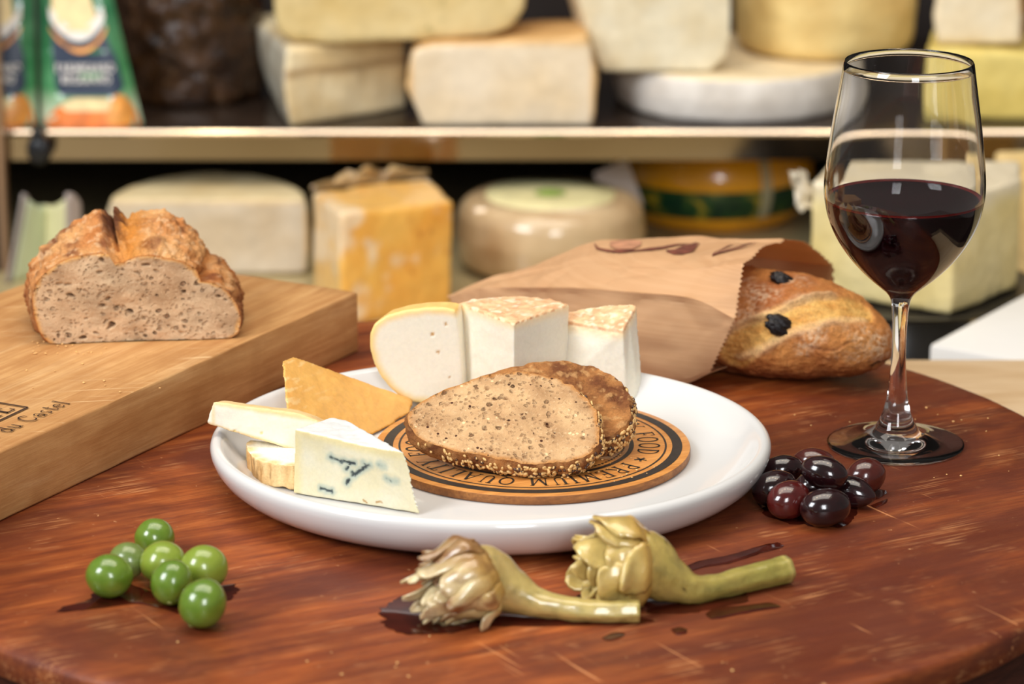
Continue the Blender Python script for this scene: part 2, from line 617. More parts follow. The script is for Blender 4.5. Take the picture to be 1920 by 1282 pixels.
TH, TN = 0.13, 0.06
GL = {
    'P': (0.62, [([(.16, 0), (.16, 1)], TH), (arc(.2, .74, .36, .24, 90, -90), .08), ([(.1, .98), (.22, .98)], .05), ([(.16, .5), (.22, .5)], .05), sf(.16, .02)]),
    'R': (0.72, [([(.16, 0), (.16, 1)], TH), (arc(.2, .75, .34, .23, 90, -90), .08), ([(.16, .52), (.24, .52)], .05), ([(.32, .52), (.62, 0)], .11), ([(.1, .98), (.22, .98)], .05), sf(.16, .02), ([(.56, .02), (.72, .02)], .05)]),
    'E': (0.62, [([(.16, 0), (.16, 1)], TH), ([(.05, .97), (.56, .97)], TN), ([(.05, .03), (.58, .03)], TN), ([(.16, .52), (.44, .52)], TN), ([(.55, .97), (.55, .8)], TN), ([(.57, .03), (.57, .22)], TN), ([(.44, .42), (.44, .62)], .05)]),
    'M': (0.95, [([(.16, 0), (.16, 1)], TN), ([(.14, 1), (.47, .1)], TH), ([(.47, .1), (.78, 1)], TN), ([(.79, 0), (.79, 1)], TH), sf(.16, .02, .11), sf(.79, .02), ([(.04, .98), (.2, .98)], .05), ([(.76, .98), (.92, .98)], .05)]),
    'I': (0.34, [([(.17, 0), (.17, 1)], TH), sf(.17, .02), sf(.17, .98)]),
    'U': (0.74, [([(.16, 1), (.16, .3)], TH), (arc(.37, .3, .21, .28, 180, 360), .08), ([(.58, .3), (.58, 1)], TN), sf(.16, .98), sf(.58, .98, .11)]),
    'Q': (0.8, [(arc(.4, .5, .32, .47, 0, 360, 28), .1), ([(.42, .1), (.58, -.1), (.8, -.16)], .08)]),
    'O': (0.8, [(arc(.4, .5, .32, .47, 0, 360, 28), .1)]),
    'A': (0.78, [([(.1, 0), (.39, 1)], TN), ([(.39, 1), (.68, 0)], TH), ([(.2, .36), (.56, .36)], .05), sf(.1, .02, .1), sf(.68, .02, .11)]),
    'L': (0.58, [([(.16, 0), (.16, 1)], TH), sf(.16, .98), ([(.05, .03), (.55, .03)], TN), ([(.54, .03), (.54, .25)], TN)]),
    'T': (0.66, [([(.33, 0), (.33, 1)], TH), ([(.03, .97), (.63, .97)], TN), ([(.04, .97), (.04, .78)], TN), ([(.62, .97), (.62, .78)], TN), sf(.33, .02)]),
    'Y': (0.74, [([(.1, 1), (.38, .46)], TH), ([(.38, .46), (.66, 1)], TN), ([(.38, .48), (.38, 0)], TH), sf(.38, .02), sf(.1, .98, .11), sf(.66, .98, .1)]),
    'F': (0.58, [([(.16, 0), (.16, 1)], TH), ([(.05, .97), (.55, .97)], TN), ([(.16, .52), (.42, .52)], TN), ([(.54, .97), (.54, .78)], TN), ([(.42, .42), (.42, .62)], .05), sf(.16, .02)]),
    'D': (0.78, [([(.16, 0), (.16, 1)], TH), (arc(.22, .5, .46, .47, 90, -90, 18), .09), ([(.06, .97), (.26, .97)], .06), ([(.06, .03), (.26, .03)], .06)]),
    'G': (0.8, [(arc(.42, .5, .34, .47, 50, 360, 24), .1), ([(.74, .5), (.74, .08)], TH), ([(.55, .48), (.82, .48)], .06)]),
    'N': (0.8, [([(.15, 0), (.15, 1)], TN), ([(.13, 1), (.63, 0)], TH), ([(.64, 0), (.64, 1)], TN), sf(.15, .02, .1), sf(.64, .98, .1)]),
    'H': (0.8, [([(.16, 0), (.16, 1)], TH), ([(.64, 0), (.64, 1)], TH), ([(.16, .5), (.64, .5)], TN), sf(.16, .02), sf(.64, .02), sf(.16, .98), sf(.64, .98)]),
    'C': (0.78, [(arc(.42, .5, .34, .47, 45, 315, 22), .085), ([(.66, .83), (.66, .68)], .05), ([(.66, .17), (.66, .3)], .05)]),
    'd': (0.58, [(arc(.28, .3, .2, .28, 0, 360, 20), .075), ([(.48, 0), (.48, 1)], .09), ([(.38, .98), (.48, .98)], .05), ([(.48, .02), (.58, .02)], .05)]),
    'u': (0.6, [([(.12, .6), (.12, .2)], .09), (arc(.28, .2, .16, .17, 180, 330), .075), ([(.46, .6), (.46, 0)], .09), ([(.03, .6), (.12, .6)], .05), ([(.38, .6), (.46, .6)], .05), ([(.46, .02), (.57, .02)], .05)]),
    'a': (0.52, [(arc(.24, .18, .17, .16, 60, 380, 16), .075), ([(.41, .42), (.41, .05), (.5, .0)], .09), (arc(.25, .42, .16, .16, 0, 160, 10), .065)]),
    's': (0.44, [(arc(.21, .44, .13, .14, 40, 250, 10), .07), (arc(.22, .16, .14, .15, 80, -150, 10), .07)]),
    't': (0.38, [([(.17, .85), (.17, .15), (.24, .03), (.35, .06)], .085), ([(.04, .6), (.33, .6)], .05)]),
    'e': (0.5, [(arc(.25, .3, .2, .28, 10, 320, 18), .075), ([(.06, .33), (.45, .33)], .05)]),
    'l': (0.3, [([(.15, 0), (.15, 1)], .09), ([(.05, .98), (.15, .98)], .05), sf(.15, .02, .1)]),
    '*': (0.6, [([(.3, .5), (.3 + .3 * math.cos(a), .5 + .3 * math.sin(a))], .11) for a in (PI / 2, PI * .9, PI * 1.3, PI * 1.7, PI * .1)]),
    ' ': (0.36, []),
}


def ribbon(pts, w, place, vs, fs):
    """flat stroke; place maps drawing (x, y) to a 3-D point"""
    for (x0, y0), (x1, y1) in zip(pts, pts[1:]):
        l = math.hypot(x1 - x0, y1 - y0)
        if l < 1e-9: continue
        dx, dy = (x1 - x0) / l, (y1 - y0) / l
        e = w * 0.12 if len(pts) > 2 else 0
        a = (x0 - dx * e, y0 - dy * e); b = (x1 + dx * e, y1 + dy * e)
        i = len(vs)
        for q, sg in ((a, 1), (b, 1), (b, -1), (a, -1)):
            vs.append(place(q[0] - dy * sg * w / 2, q[1] + dx * sg * w / 2))
        fs.append((i + 3, i + 2, i + 1, i))


# ================================================================== cutting board and half loaf
BT = 0.04
bA = U(672, 546, BT); bN = U(0, 846, BT)
e1 = bN - bA; e1[2] = 0; e1 /= np.linalg.norm(e1)            # along the near edge, to the left
e2 = np.array([e1[1], -e1[0], 0]);                           # to the back left
if e2[1] < 0: e2 = -e2
BL_, BW_ = 0.47, 0.2
cen = bA + e1 * BL_ / 2 + e2 * BW_ / 2
ang = math.atan2(e1[1], e1[0])
mt = wood('oak_board', -ang, (7, 75, 45), L(222, 182, 130), L(204, 156, 100), L(166, 112, 62), 0.55, 0.0003)
blot = mt.noise(18.0, 5, 0.65)
src = mt.b.inputs['Base Color'].links[0].from_socket
gn_ = mt.n('ShaderNodeNewGeometry'); sp_ = mt.n('ShaderNodeSeparateXYZ'); mt.nt.links.new(gn_.outputs['True Normal'], sp_.inputs[0])
cutm = mt.math('MULTIPLY', mt.ramp(sp_.outputs[2], [(0.9, 0.0), (0.95, 1.0)]), mt.math('MULTIPLY', mt.ramp(mt.noise(1.0, 2, 0.5, mt.co((0, 0, -ang + 0.9), (14, 500, 500))), [(0.62, 0.0), (0.68, 0.5)]), mt.ramp(mt.noise(15.0, 2), [(0.48, 0.0), (0.6, 1.0)])))
mt.base(mt.mix(cutm, mt.mix(mt.ramp(blot, [(0.38, 0.0), (0.75, 0.55)]), src, L(150, 98, 50)), L(236, 204, 156)))
board = thing('cutting_board', tuple(np.array([cen[0], cen[1], 0.0])), 'thick oak cutting board at the left carrying the half loaf', 'cutting board')
bm = bmesh.new()
add_box(bm, (0, 0, BT / 2), (BL_, BW_, BT - 0.0004), bevel=0.0016, seg=2)
bmesh.ops.subdivide_edges(bm, edges=[e for e in bm.edges if e.calc_length() > 0.1], cuts=30, use_grid_fill=True)
for v_ in bm.verts:
    q = Vector((v_.co.x * 30, v_.co.y * 30, v_.co.z * 30))
    v_.co += noise.noise_vector(q) * 0.0004
    v_.co.z = max(v_.co.z, 0.0002)
v, f = bm_arrays(bm); bm.free()
v = v @ np.array(Matrix.Rotation(ang, 3, 'Z')).T
BODY = mk('board_body', v + [cen[0], cen[1], 0], f, mt.m, board, angle=45)
BURN = plain('burnt_print', L(58, 34, 20), 0.7, nscale=300, amt=0.5)
# branded writing along the near edge: baseline runs from left to the right end
t0 = U(16, 813, BT); t1 = U(136, 756, BT)
ex = (t1 - t0) / np.linalg.norm(t1 - t0); ey = np.array([-ex[1], ex[0], 0])
word = 'du Castel'
tw = sum(GL[ch][0] + 0.10 for ch in word)
hgt = np.linalg.norm(t1 - t0) / tw
vs, fs = [], []
x = 0.0
zt = BT + 0.0006
for ch in 'e ':
    x -= GL[ch][0] + 0.10
xs = x
for ch in 'e du Castel':
    for pts, w in GL[ch][1]:
        ribbon(pts, w, lambda a, b: np.r_[(t0 + ex * (xs + a) * hgt + ey * b * hgt)[:2], zt], vs, fs)
    xs += GL[ch][0] + 0.10
mk('writing', vs, fs, BURN, BODY, smooth=False)
# framed stamp, cut by the picture's edge
vs, fs = [], []
s0 = U(52, 765, BT)
pl = lambda a, b: np.r_[(s0 + ex * a + ey * b)[:2], zt]
ribbon([(0, 0), (-0.08, 0)], 0.0016, pl, vs, fs)
ribbon([(0, 0), (0, 0.026)], 0.0016, pl, vs, fs)
ribbon([(0, 0.026), (-0.08, 0.026)], 0.0016, pl, vs, fs)
xs = -0.0155
for ch in 'EH':
    for pts, w in GL[ch][1]:
        ribbon(pts, w, lambda a, b: np.r_[(s0 + ex * (xs + a * 0.016) + ey * (0.004 + b * 0.018))[:2], zt], vs, fs)
    xs -= 0.0155
mk('stamp', vs, fs, BURN, BODY, smooth=False)

# ---- half loaf
P1 = U(95, 645, BT); P2 = U(440, 634, BT)
fu = P2 - P1; fu[2] = 0; fu /= np.linalg.norm(fu)
fn = np.array([-fu[1], fu[0], 0])                       # away from the camera


def FP(x, y, back=0.0):
    """(u, z) on the vertical plane of the cut face, moved back"""
    d = ray(x, y)
    o = P1 + fn * back
    t = ((o - CAM) @ fn) / (d @ fn)
    p = CAM + d * t
    return np.array([(p - P1) @ fu, p[2] - BT])


face_px = [(95, 646), (74, 622), (64, 590), (60, 560), (68, 530), (88, 508), (118, 488), (160, 478), (203, 475), (213, 493), (232, 491), (262, 479), (309, 484), (345, 492), (368, 505), (377, 528), (400, 530), (428, 548), (445, 572), (452, 600), (447, 624), (425, 638), (380, 642), (300, 649), (200, 647), (130, 650)]
back_px = [(95, 640), (62, 610), (52, 575), (51, 540), (60, 496), (92, 462), (135, 430), (188, 400), (212, 404), (222, 440), (238, 420), (300, 404), (332, 414), (376, 452), (384, 470), (420, 492), (445, 525), (455, 575), (450, 605), (425, 625), (380, 630), (300, 632), (200, 632), (130, 635)]
fo = np.array([FP(*p) for p in face_px]); bo_ = np.array([FP(*p, 0.045) for p in back_px])
cu = FP(255, 572)
NT = 380


def radial(pts, c):
    q = pts - c
    a = np.arctan2(q[:, 1], q[:, 0]); r = np.hypot(q[:, 0], q[:, 1])
    o = np.argsort(a)
    a, r = a[o], r[o]
    th = np.linspace(-PI, PI, NT, endpoint=False)
    return th, np.interp(th, np.r_[a - 2 * PI, a, a + 2 * PI], np.r_[r, r, r])


th, r0 = radial(fo, cu)
_, r1 = radial(bo_, cu)
LOAFD = 0.098
crack = lambda p: 0.0
vs, cs = [], []
CR_L, CR_M, CR_D = L(222, 164, 104), L(196, 122, 62), L(122, 62, 32)
CRUMB, CRUMB_D = L(216, 182, 144), L(172, 132, 94)
rows = 70
nr = 62
for i in range(nr):                                     # cut face, from the middle outward
    t = (i + 0.001) / (nr - 1)
    for k in range(NT):
        r = r0[k] * t
        p = P1 + fu * (cu[0] + r * math.cos(th[k])) + np.array([0, 0, cu[1] + r * math.sin(th[k])])
        edge = (1 - t) * r0[k]
        q = (p[0] + 0.25 * p[2], p[1], p[2] * 1.35)
        w2 = VO((q[0] + 0.006 * N1(q, 90), q[1], q[2] + 0.004 * N1((q[2], q[0], 1), 90)), 115)
        h = 0.0
        hole = sstep(0.26, 0.10, w2[0]) * sstep(0.05, 0.4, N1((q[0] + 3, q[1], q[2]), 45) + 0.25)
        hole *= sstep(0.0025, 0.006, edge)
        h += -0.0060 * hole + 0.0006 * FB(q, 100) + 0.0018 * FB(q, 30, 3)
        p = p - fn * h * sstep(0, 0.002, edge)
        c = lerp(CRUMB, CRUMB_D, clamp(0.25 + 0.5 * FB(q, 40)))
        c = c * (1 + 0.22 * FB(q, 70))
        c = lerp(c, L(110, 70, 46), 0.6 * hole)
        c = lerp(L(214, 160, 96), c, sstep(0.0004, 0.0035, edge + 0.0016 * FB(q, 120)))
        c = lerp(CR_M * 0.9, c, sstep(0.0002, 0.0010, edge))
        vs.append(p); cs.append(c)
for i in range(1, rows):                                # crust, from the cut back to the end
    t = i / (rows - 1)
    d = LOAFD * (1 - (1 - t) ** 1.25)
    g = d / LOAFD
    for k in range(NT):
        m_ = sstep(0, 0.045, d) ** 0.8
        r = lerp(r0[k], r1[k], m_)
        if d > 0.045: r *= math.sqrt(max(0.0, 1 - ((d - 0.045) / (LOAFD - 0.0445)) ** 2.3))
        u_ = cu[0] + r * math.cos(th[k]); z_ = cu[1] + r * math.sin(th[k])
        p = P1 + fu * u_ + fn * d + np.array([0, 0, z_])
        nrm = fu * math.cos(th[k]) + np.array([0, 0, math.sin(th[k])])
        h = 0.0018 * FB(p, 70) + 0.0022 * FB(p, 210, 4) + 0.0024 * (0.5 - VO(p, 110)[0])
        up = sstep(-0.2, 0.3, math.sin(th[k]))
        cb = FB(p, 38, 4)
        c = lerp(CR_M, CR_L, clamp(0.5 + 0.9 * cb))
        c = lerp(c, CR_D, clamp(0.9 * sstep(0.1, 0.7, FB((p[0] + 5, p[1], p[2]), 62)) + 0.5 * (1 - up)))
        c = lerp(c, L(236, 196, 150), 0.55 * sstep(0.15, 0.5, FB((p[0], p[1] + 9, p[2]), 210)) * up)
        # burst crack running back from the notch, and the side groove
        du = u_ - FP(lerp(224, 222, g), 440)[0]
        near = sstep(0.011, 0.002, abs(du + 0.004)) * up
        c = lerp(c, L(206, 132, 44), 0.75 * sstep(0.016, 0.0, abs(du - 0.006)) * up)
        c = lerp(c, L(84, 40, 20), 0.9 * sstep(0.010, 0.003, abs(du + 0.005) + 0.004 * N1(p, 150)) * up * sstep(0.012, 0.035, d))
        h += 0.0050 * (VO(p, 230)[0] - 0.4) * near
        dv = u_ - FP(378, 500)[0]
        gro = sstep(0.004, 0.0005, abs(dv - 0.12 * d + 0.0025 * N1(p, 60))) * up
        h -= 0.0035 * gro
        c = lerp(c, L(170, 98, 34), 0.8 * gro)
        p = p + nrm * h * sstep(0, 0.003, d)
        p[2] = max(p[2], BT + 0.0004)
        vs.append(p); cs.append(c)
fs = grid_faces(nr + rows - 1, NT, True)
fs.append(tuple(range(NT))); fs.append(tuple(range(len(vs) - NT, len(vs)))[::-1])
CRUST = painted('crusty_bread', 0.72, 0.3, 700, 0.72, [(1100, 0.0005), (420, 0.0012)])
CRUMBM = crumb_mat('loaf_crumb', 330, (1.0, 1.0, 1.3))
vs = np.array(vs); vs[:, 2] = np.maximum(vs[:, 2], BT + 0.0004)
ncr = nr * NT
half = thing('half_loaf', tuple(np.array([(P1[0] + P2[0]) / 2, P1[1] + 0.05, BT])), 'cut half of a crusty country loaf standing on the oak board', 'bread')
mk('crumb_face', vs[:ncr], [tuple(reversed(q)) for q in grid_faces(nr, NT, True)] + [tuple(range(NT))], CRUMBM, half, cols=np.array(cs)[:ncr])
o0 = (nr - 1) * NT
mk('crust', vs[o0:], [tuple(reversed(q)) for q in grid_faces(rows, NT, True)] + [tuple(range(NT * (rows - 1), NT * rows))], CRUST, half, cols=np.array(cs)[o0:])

# ================================================================== plate and wooden disc
PC = np.array([-0.012, -0.066]); PSY = 0.94
PORC = plain('white_porcelain', L(212, 211, 209), 0.12, 0.5, Coat_Weight=0.2, Coat_Roughness=0.03)
prof = [(0, 0.008)] + [(0.0122 * k, 0.008) for k in range(1, 10)] + [(0.120, 0.0081), (0.1265, 0.0089), (0.1325, 0.0105), (0.1385, 0.0135), (0.1435, 0.0175), (0.1475, 0.022), (0.1505, 0.026), (0.1522, 0.0275), (0.154, 0.0281), (0.156, 0.0276), (0.1575, 0.0262), (0.1582, 0.0240), (0.1578, 0.021), (0.1560, 0.0165), (0.1525, 0.0115), (0.1475, 0.0072), (0.1410, 0.0038), (0.1330, 0.0018), (0.1300, 0.0016), (0.1285, 0.0004), (0.1265, 0.0002), (0.1240, 0.0012), (0.1, 0.0014), (0, 0.0014)]
v, f = lathe(prof, 160, (PC[0], PC[1], 0), PSY)
tag(mk('plate', v, [q[::-1] for q in f], PORC), 'large round white porcelain plate in the middle of the table', 'plate')


def plate_z(x, y):
    r = math.hypot(x - PC[0], (y - PC[1]) / PSY)
    return float(np.interp(r, [p[0] for p in prof[:20]], [p[1] for p in prof[:20]]))


DC = np.array([0.0118, -0.041]); DR = 0.0905; DZ0, DZ1 = 0.0081, 0.0136
mt = wood('acacia_disc', -0.45, (14, 110, 110), L(226, 164, 92), L(208, 142, 72), L(172, 106, 46), 0.45, 0.0001)
WSIDE = wood('acacia_disc_side', -0.45, (14, 90, 90), L(188, 128, 66), L(150, 94, 46), L(104, 60, 28), 0.5, 0.0002).m
disc = thing('serving_disc', (DC[0], DC[1], DZ0), 'round printed wooden serving disc lying on the white plate', 'serving board')
v, f = lathe([(0, DZ1)] + [(DR * k / 8, DZ1) for k in range(1, 8)] + [(DR - 0.0008, DZ1), (DR - 0.0002, DZ1 - 0.0003)], 128, (DC[0], DC[1], 0))
DFACE = mk('printed_face', v, [q[::-1] for q in f], mt.m, disc)
v, f = lathe([(DR - 0.0002, DZ1 - 0.0003), (DR, DZ1 - 0.0010), (DR, DZ0 + 0.001), (DR - 0.001, DZ0), (0, DZ0)], 128, (DC[0], DC[1], 0))
mk('side', v, [q[::-1] for q in f], WSIDE, disc, angle=60)
INK = plain('black_print', L(42, 33, 27), 0.55, nscale=250, amt=0.3)


def ring(r0_, r1_, z, n=160, a0=0.0, a1=2 * PI):
    vs_, fs_ = [], []
    full = a1 - a0 > 6.28
    for k in range(n if full else n + 1):
        a = a0 + (a1 - a0) * k / n
        for r in (r0_, r1_): vs_.append((DC[0] + r * math.cos(a), DC[1] + r * math.sin(a), z))
    m_ = len(vs_) // 2
    for k in range(m_ if full else m_ - 1):
        j = (k + 1) % m_
        fs_.append((2 * k, 2 * k + 1, 2 * j + 1, 2 * j))
    return vs_, fs_


ZP = DZ1 + 0.00018
for a, b in ((0.885, 0.948), (0.838, 0.850), (0.612, 0.642)):
    v, f = ring(DR * a, DR * b, ZP)
    mk('printed_ring', v, f, INK, DFACE, smooth=False)
vs, fs = [], []
for k in range(110):
    v, f = ring(DR * 0.572, DR * 0.586, ZP, 2, 2 * PI * k / 110, 2 * PI * (k + 0.6) / 110)
    fs += [tuple(i + len(vs) for i in q) for q in f]; vs += v
mk('dashed_ring', vs, fs, INK, DFACE, smooth=False)
vs, fs = [], []
star = U(1205, 862, DZ1)
a_star = math.atan2(star[1] - DC[1], star[0] - DC[0])
txt = 'PREMIUM QUALITY FOOD'
rb, hh = DR * 0.672, DR * 0.135
gap = 0.16
tot = sum(GL[c][0] + gap for c in txt)
span = math.radians(164)
sx = span * (rb + hh / 2) / (tot * hh)
for rep in range(2):
    aa = a_star - PI * rep
    seq = [('*', aa)]
    a = aa - (PI - span) / 2
    for ch in txt:
        w = (GL[ch][0] + gap) * sx * hh / (rb + hh / 2)
        seq.append((ch, a - w / 2)); a -= w
    for ch, ac in seq:
        rd = np.array([math.cos(ac), math.sin(ac)]); tg = np.array([math.sin(ac), -math.cos(ac)])
        wd = GL[ch][0]
        for pts, w in GL[ch][1]:
            ribbon(pts, w, lambda p_, q_: np.r_[DC + rd * (rb + q_ * hh) + tg * (p_ - wd / 2) * hh * sx, ZP], vs, fs)
mk('lettering', vs, fs, INK, DFACE, smooth=False)

# ================================================================== two seeded slices
SL_CR, SL_CD = L(212, 172, 126), L(148, 102, 62)
SLICE = painted('seeded_bread', 0.75, 0.25, 700, 0.7, [(1100, 0.0006), (380, 0.0010)])
SLCRUMB = crumb_mat('seeded_crumb', 380, (1, 1, 1), seeds=True)
SEED1 = plain('pale_seed', L(214, 172, 110), 0.45, nscale=400, amt=0.25)
SEED2 = plain('dark_seed', L(72, 44, 30), 0.4, nscale=400, amt=0.3)


def make_slice(name, org, tilt, yaw, outline, thick, seed, label, heel=0):
    """org: point under the lower front edge; outline in the plane of the slice (x right, y up the slope)"""
    rnd = random.Random(seed)
    d = np.array([0, math.cos(tilt), math.sin(tilt)]); n = np.array([0, -math.sin(tilt), math.cos(tilt)]); x_ = np.array([1.0, 0, 0])
    R = np.array(Matrix.Rotation(yaw, 3, 'Z'))
    d, n, x_ = R @ d, R @ n, R @ x_
    P = np.array(outline)
    c = np.array([0.0, (P[:, 1].min() + P[:, 1].max()) / 2])
    n_t = 260
    q = P - c
    a = np.arctan2(q[:, 1], q[:, 0]); r = np.hypot(q[:, 0], q[:, 1]); o = np.argsort(a)
    th_ = np.linspace(-PI, PI, n_t, endpoint=False)
    rr = np.interp(th_, np.r_[a[o] - 2 * PI, a[o], a[o] + 2 * PI], np.tile(r[o], 3))
    rr = rr + np.array([0.0013 * N1((math.cos(t_) * 3 + seed, math.sin(t_) * 3, 0), 1.6) + 0.0010 * N1((math.cos(t_) * 9 + seed, math.sin(t_) * 9, 3), 2.0) for t_ in th_]) * 1.3
    rr = (rr + np.roll(rr, 1) + np.roll(rr, -1)) / 3 if True else (rr + np.roll(rr, 3) + np.roll(rr, -3) + np.roll(rr, 6) + np.roll(rr, -6)) / 5
    seedy = lambda t_: sstep(-0.2, -0.75, math.sin(t_)) if math.cos(t_) < 0.3 else sstep(0.75, 0.2, math.sin(t_))
    def rows_face(h0, sgn, n_r):
        v_, c_ = [], []
        for i in range(n_r):
            t = (i + 0.001) / (n_r - 1)
            for k in range(n_t):
                r_ = rr[k] * t
                p = org + x_ * (c[0] + r_ * math.cos(th_[k])) + d * (c[1] + r_ * math.sin(th_[k])) + n * h0
                e = (1 - t) * rr[k]
                s_ = (p[0] + seed, p[1], p[2])
                w2 = VO(s_, 130)[0]
                hole = sstep(0.22, 0.1, w2) * sstep(-0.1, 0.3, N1(s_, 70))
                h = -0.003 * hole * (1 - heel) + 0.0007 * FB(s_, 120) + 0.0008 * FB(s_, 50)
                col_ = lerp(SL_CR, SL_CD, clamp(0.2 + 0.5 * FB(s_, 60))) * (1 + 0.1 * FB(s_, 90))
                col_ = lerp(col_, L(112, 74, 48), 0.65 * hole)
                col_ = lerp(L(190, 132, 74), col_, sstep(0.0, 0.0035, e + 0.001 * N1(s_, 200)))
                if heel:
                    col_ = lerp(L(186, 126, 70), L(118, 68, 36), clamp(0.5 + 0.9 * FB(s_, 80)))
                    col_ = lerp(col_, L(214, 164, 106), 0.6 * sstep(0.1, 0.5, FB(s_, 200)))
                    h += 0.0016 * FB(s_, 110)
                v_.append(p + n * h * sgn * sstep(0, 0.0015, e)); c_.append(col_)
        return v_, c_
    v1, c1 = rows_face(thick, 1, 46)
    root = thing(name, (org[0], org[1], DZ1), label, 'bread')
    mk('crust_face' if heel else 'crumb_face', v1, [qq for qq in grid_faces(46, n_t, True)][::1] + [tuple(range(n_t))[::-1]], SLICE if heel else SLCRUMB, root, cols=np.array(c1))
    v2, c2 = [], []
    sd = []
    for i in range(14):
        t = i / 13
        for k in range(n_t):
            bul = 0.0022 * math.sin(PI * t)
            p0 = org + x_ * (c[0] + rr[k] * math.cos(th_[k])) + d * (c[1] + rr[k] * math.sin(th_[k])) + n * thick * (1 - t)
            nr_ = x_ * math.cos(th_[k]) + d * math.sin(th_[k])
            h = bul + (0.0011 * FB(p0, 160) + 0.0009 * (0.5 - VO(p0, 300)[0])) * sstep(0, 0.12, t)
            c_ = lerp(L(176, 116, 62), L(112, 64, 34), clamp(0.5 + 0.9 * FB(p0, 90)))
            c_ = lerp(c_, L(204, 152, 96), 0.5 * sstep(0.1, 0.5, FB(p0, 230)))
            p1 = p0 + nr_ * h
            if p1[2] < DZ1 + 0.0003: p1[2] = DZ1 + 0.0003
            v2.append(p1); c2.append(c_)
            if 2 <= i <= 12 and rnd.random() < 0.22 * seedy(th_[k]): sd.append((p1, nr_))
    v3, c3 = rows_face(0.0, -1, 20)
    b_ = len(v2)
    cr_ = mk('crust', v2 + v3, [qq[::-1] for qq in grid_faces(14, n_t, True)][::-1] + [qq[::-1] for qq in grid_faces(20, n_t, True, b_)] + [tuple(range(b_, b_ + n_t))], SLICE, root, cols=np.array(c2 + c3))
    for nm, mt_, sel in (('sesame_seeds', SEED1, 0), ('dark_seeds', SEED2, 1)):
        vs_, fs_ = [], []
        bs = bmesh.new(); bmesh.ops.create_icosphere(bs, subdivisions=1, radius=1.0)
        bv, bf = bm_arrays(bs); bs.free()
        for j, (p, nn) in enumerate(sd):
            if (rnd.random() < 0.26) != bool(sel): continue
            ax = np.cross(nn, np.array([rnd.uniform(-1, 1), rnd.uniform(-1, 1), rnd.uniform(-1, 1)])); ax /= np.linalg.norm(ax)
            bx = np.cross(nn, ax)
            l_ = rnd.uniform(0.0014, 0.0021)
            b0 = len(vs_)
            for w in bv:
                s1 = 1 - 0.35 * w[0]
                pt = p + ax * w[0] * l_ + bx * w[1] * l_ * 0.58 * s1 + nn * (w[2] * l_ * 0.45 + 0.0003)
                pt[2] = max(pt[2], DZ1 + 0.0003)
                vs_.append(pt)
            fs_ += [tuple(i + b0 for i in q_) for q_ in bf]
        s_o = mk(nm, vs_, fs_, mt_, cr_)
        s_o['kind'] = 'stuff'
    return root


o1 = U(1000, 892, DZ1)
out1 = [(-0.0700, 0.0330), (-0.0660, 0.0215), (-0.055, 0.0135), (-0.035, 0.0075), (-0.012, 0.0025), (0.014, 0.0), (0.028, 0.0035), (0.0355, 0.013), (0.0372, 0.026), (0.0350, 0.040), (0.0290, 0.0520), (0.018, 0.0620), (0.003, 0.0680), (-0.016, 0.0690), (-0.032, 0.0640), (-0.047, 0.0570), (-0.0600, 0.0485), (-0.0680, 0.0410)]
make_slice('bread_slice', np.array([o1[0], o1[1], DZ1 + 0.0002]), math.radians(29), 0.02, out1, 0.0110, 1, 'front slice of seeded brown bread showing its whole crumb face')
out2 = [(x * 0.97, y * 0.90) for x, y in out1]
make_slice('bread_slice', np.array([o1[0] + 0.0175, o1[1] + 0.0345, DZ1 + 0.0002]), math.radians(25.5), -0.14, out2, 0.0150, 4, 'rear heel of seeded bread mostly hidden, only its brown crust showing', 1)

# ================================================================== cheeses on the plate
CH = painted('cheese_paste', 0.42, 0.4, 500, 0.94, [(900, 0.0001)], (0.35, 0.004))
RINDY = painted('cheese_rind', 0.7, 0.3, 700, 0.82, [(800, 0.0004)])
PASTE = L(240, 234, 216)


def pits(objs):
    return lambda p: min([np.linalg.norm(p - q) / r for q, r in objs] + [9.0])


# pale half-moon slice with yellow rind
c1px = [(868, 722), (866, 690), (862, 640), (857, 600), (853, 581), (830, 576), (795, 577), (757, 582), (722, 592), (700, 608), (692, 628), (692, 652), (700, 682), (712, 706), (730, 728), (752, 746), (775, 755), (800, 757), (835, 757), (868, 757)]
Y1 = 0.040
fr = [V(x, y, Y1) for x, y in c1px]
arcp = np.array([V(x, y, Y1) for x, y in c1px[4:18]])
holes = [(V(836, 608, Y1), 0.0011), (V(811, 627, Y1), 0.0012), (V(822, 660, Y1), 0.0012), (V(842, 708, Y1), 0.0008)]


def colA(p, n):
    e = np.min(np.hypot(arcp[:, 0] - p[0], arcp[:, 2] - p[2]))
    for a, b in zip(arcp, arcp[1:]):
        ab = (b - a)[[0, 2]]; t = clamp(((p - a)[[0, 2]] @ ab) / (ab @ ab))
        e = min(e, np.linalg.norm((p - a)[[0, 2]] - ab * t))
    c = lerp(L(243, 208, 136), PASTE, sstep(0.0005, 0.0065, e + 0.0006 * N1(p, 150)))
    if n[1] > -0.5 and e < 0.002: c = L(238, 196, 120) * (1 + 0.15 * FB(p, 200))
    d = pits(holes)(p)
    return lerp(L(206, 160, 92), c, sstep(0.6, 1.1, d))


tag(solid('cheese_slice', prism(fr, [p + np.array([0.004, 0.014, 0]) for p in fr]), CH, colA, voxel=0.00105, smooth=5,
          disp=lambda p, n: -0.0008 * sstep(1.0, 0.5, pits(holes)(p))), 'pale half-moon cheese slice with thin yellow rind, leftmost of three at the plate back', 'cheese')

# two wedges with peach coloured tops
WB = 0.0137


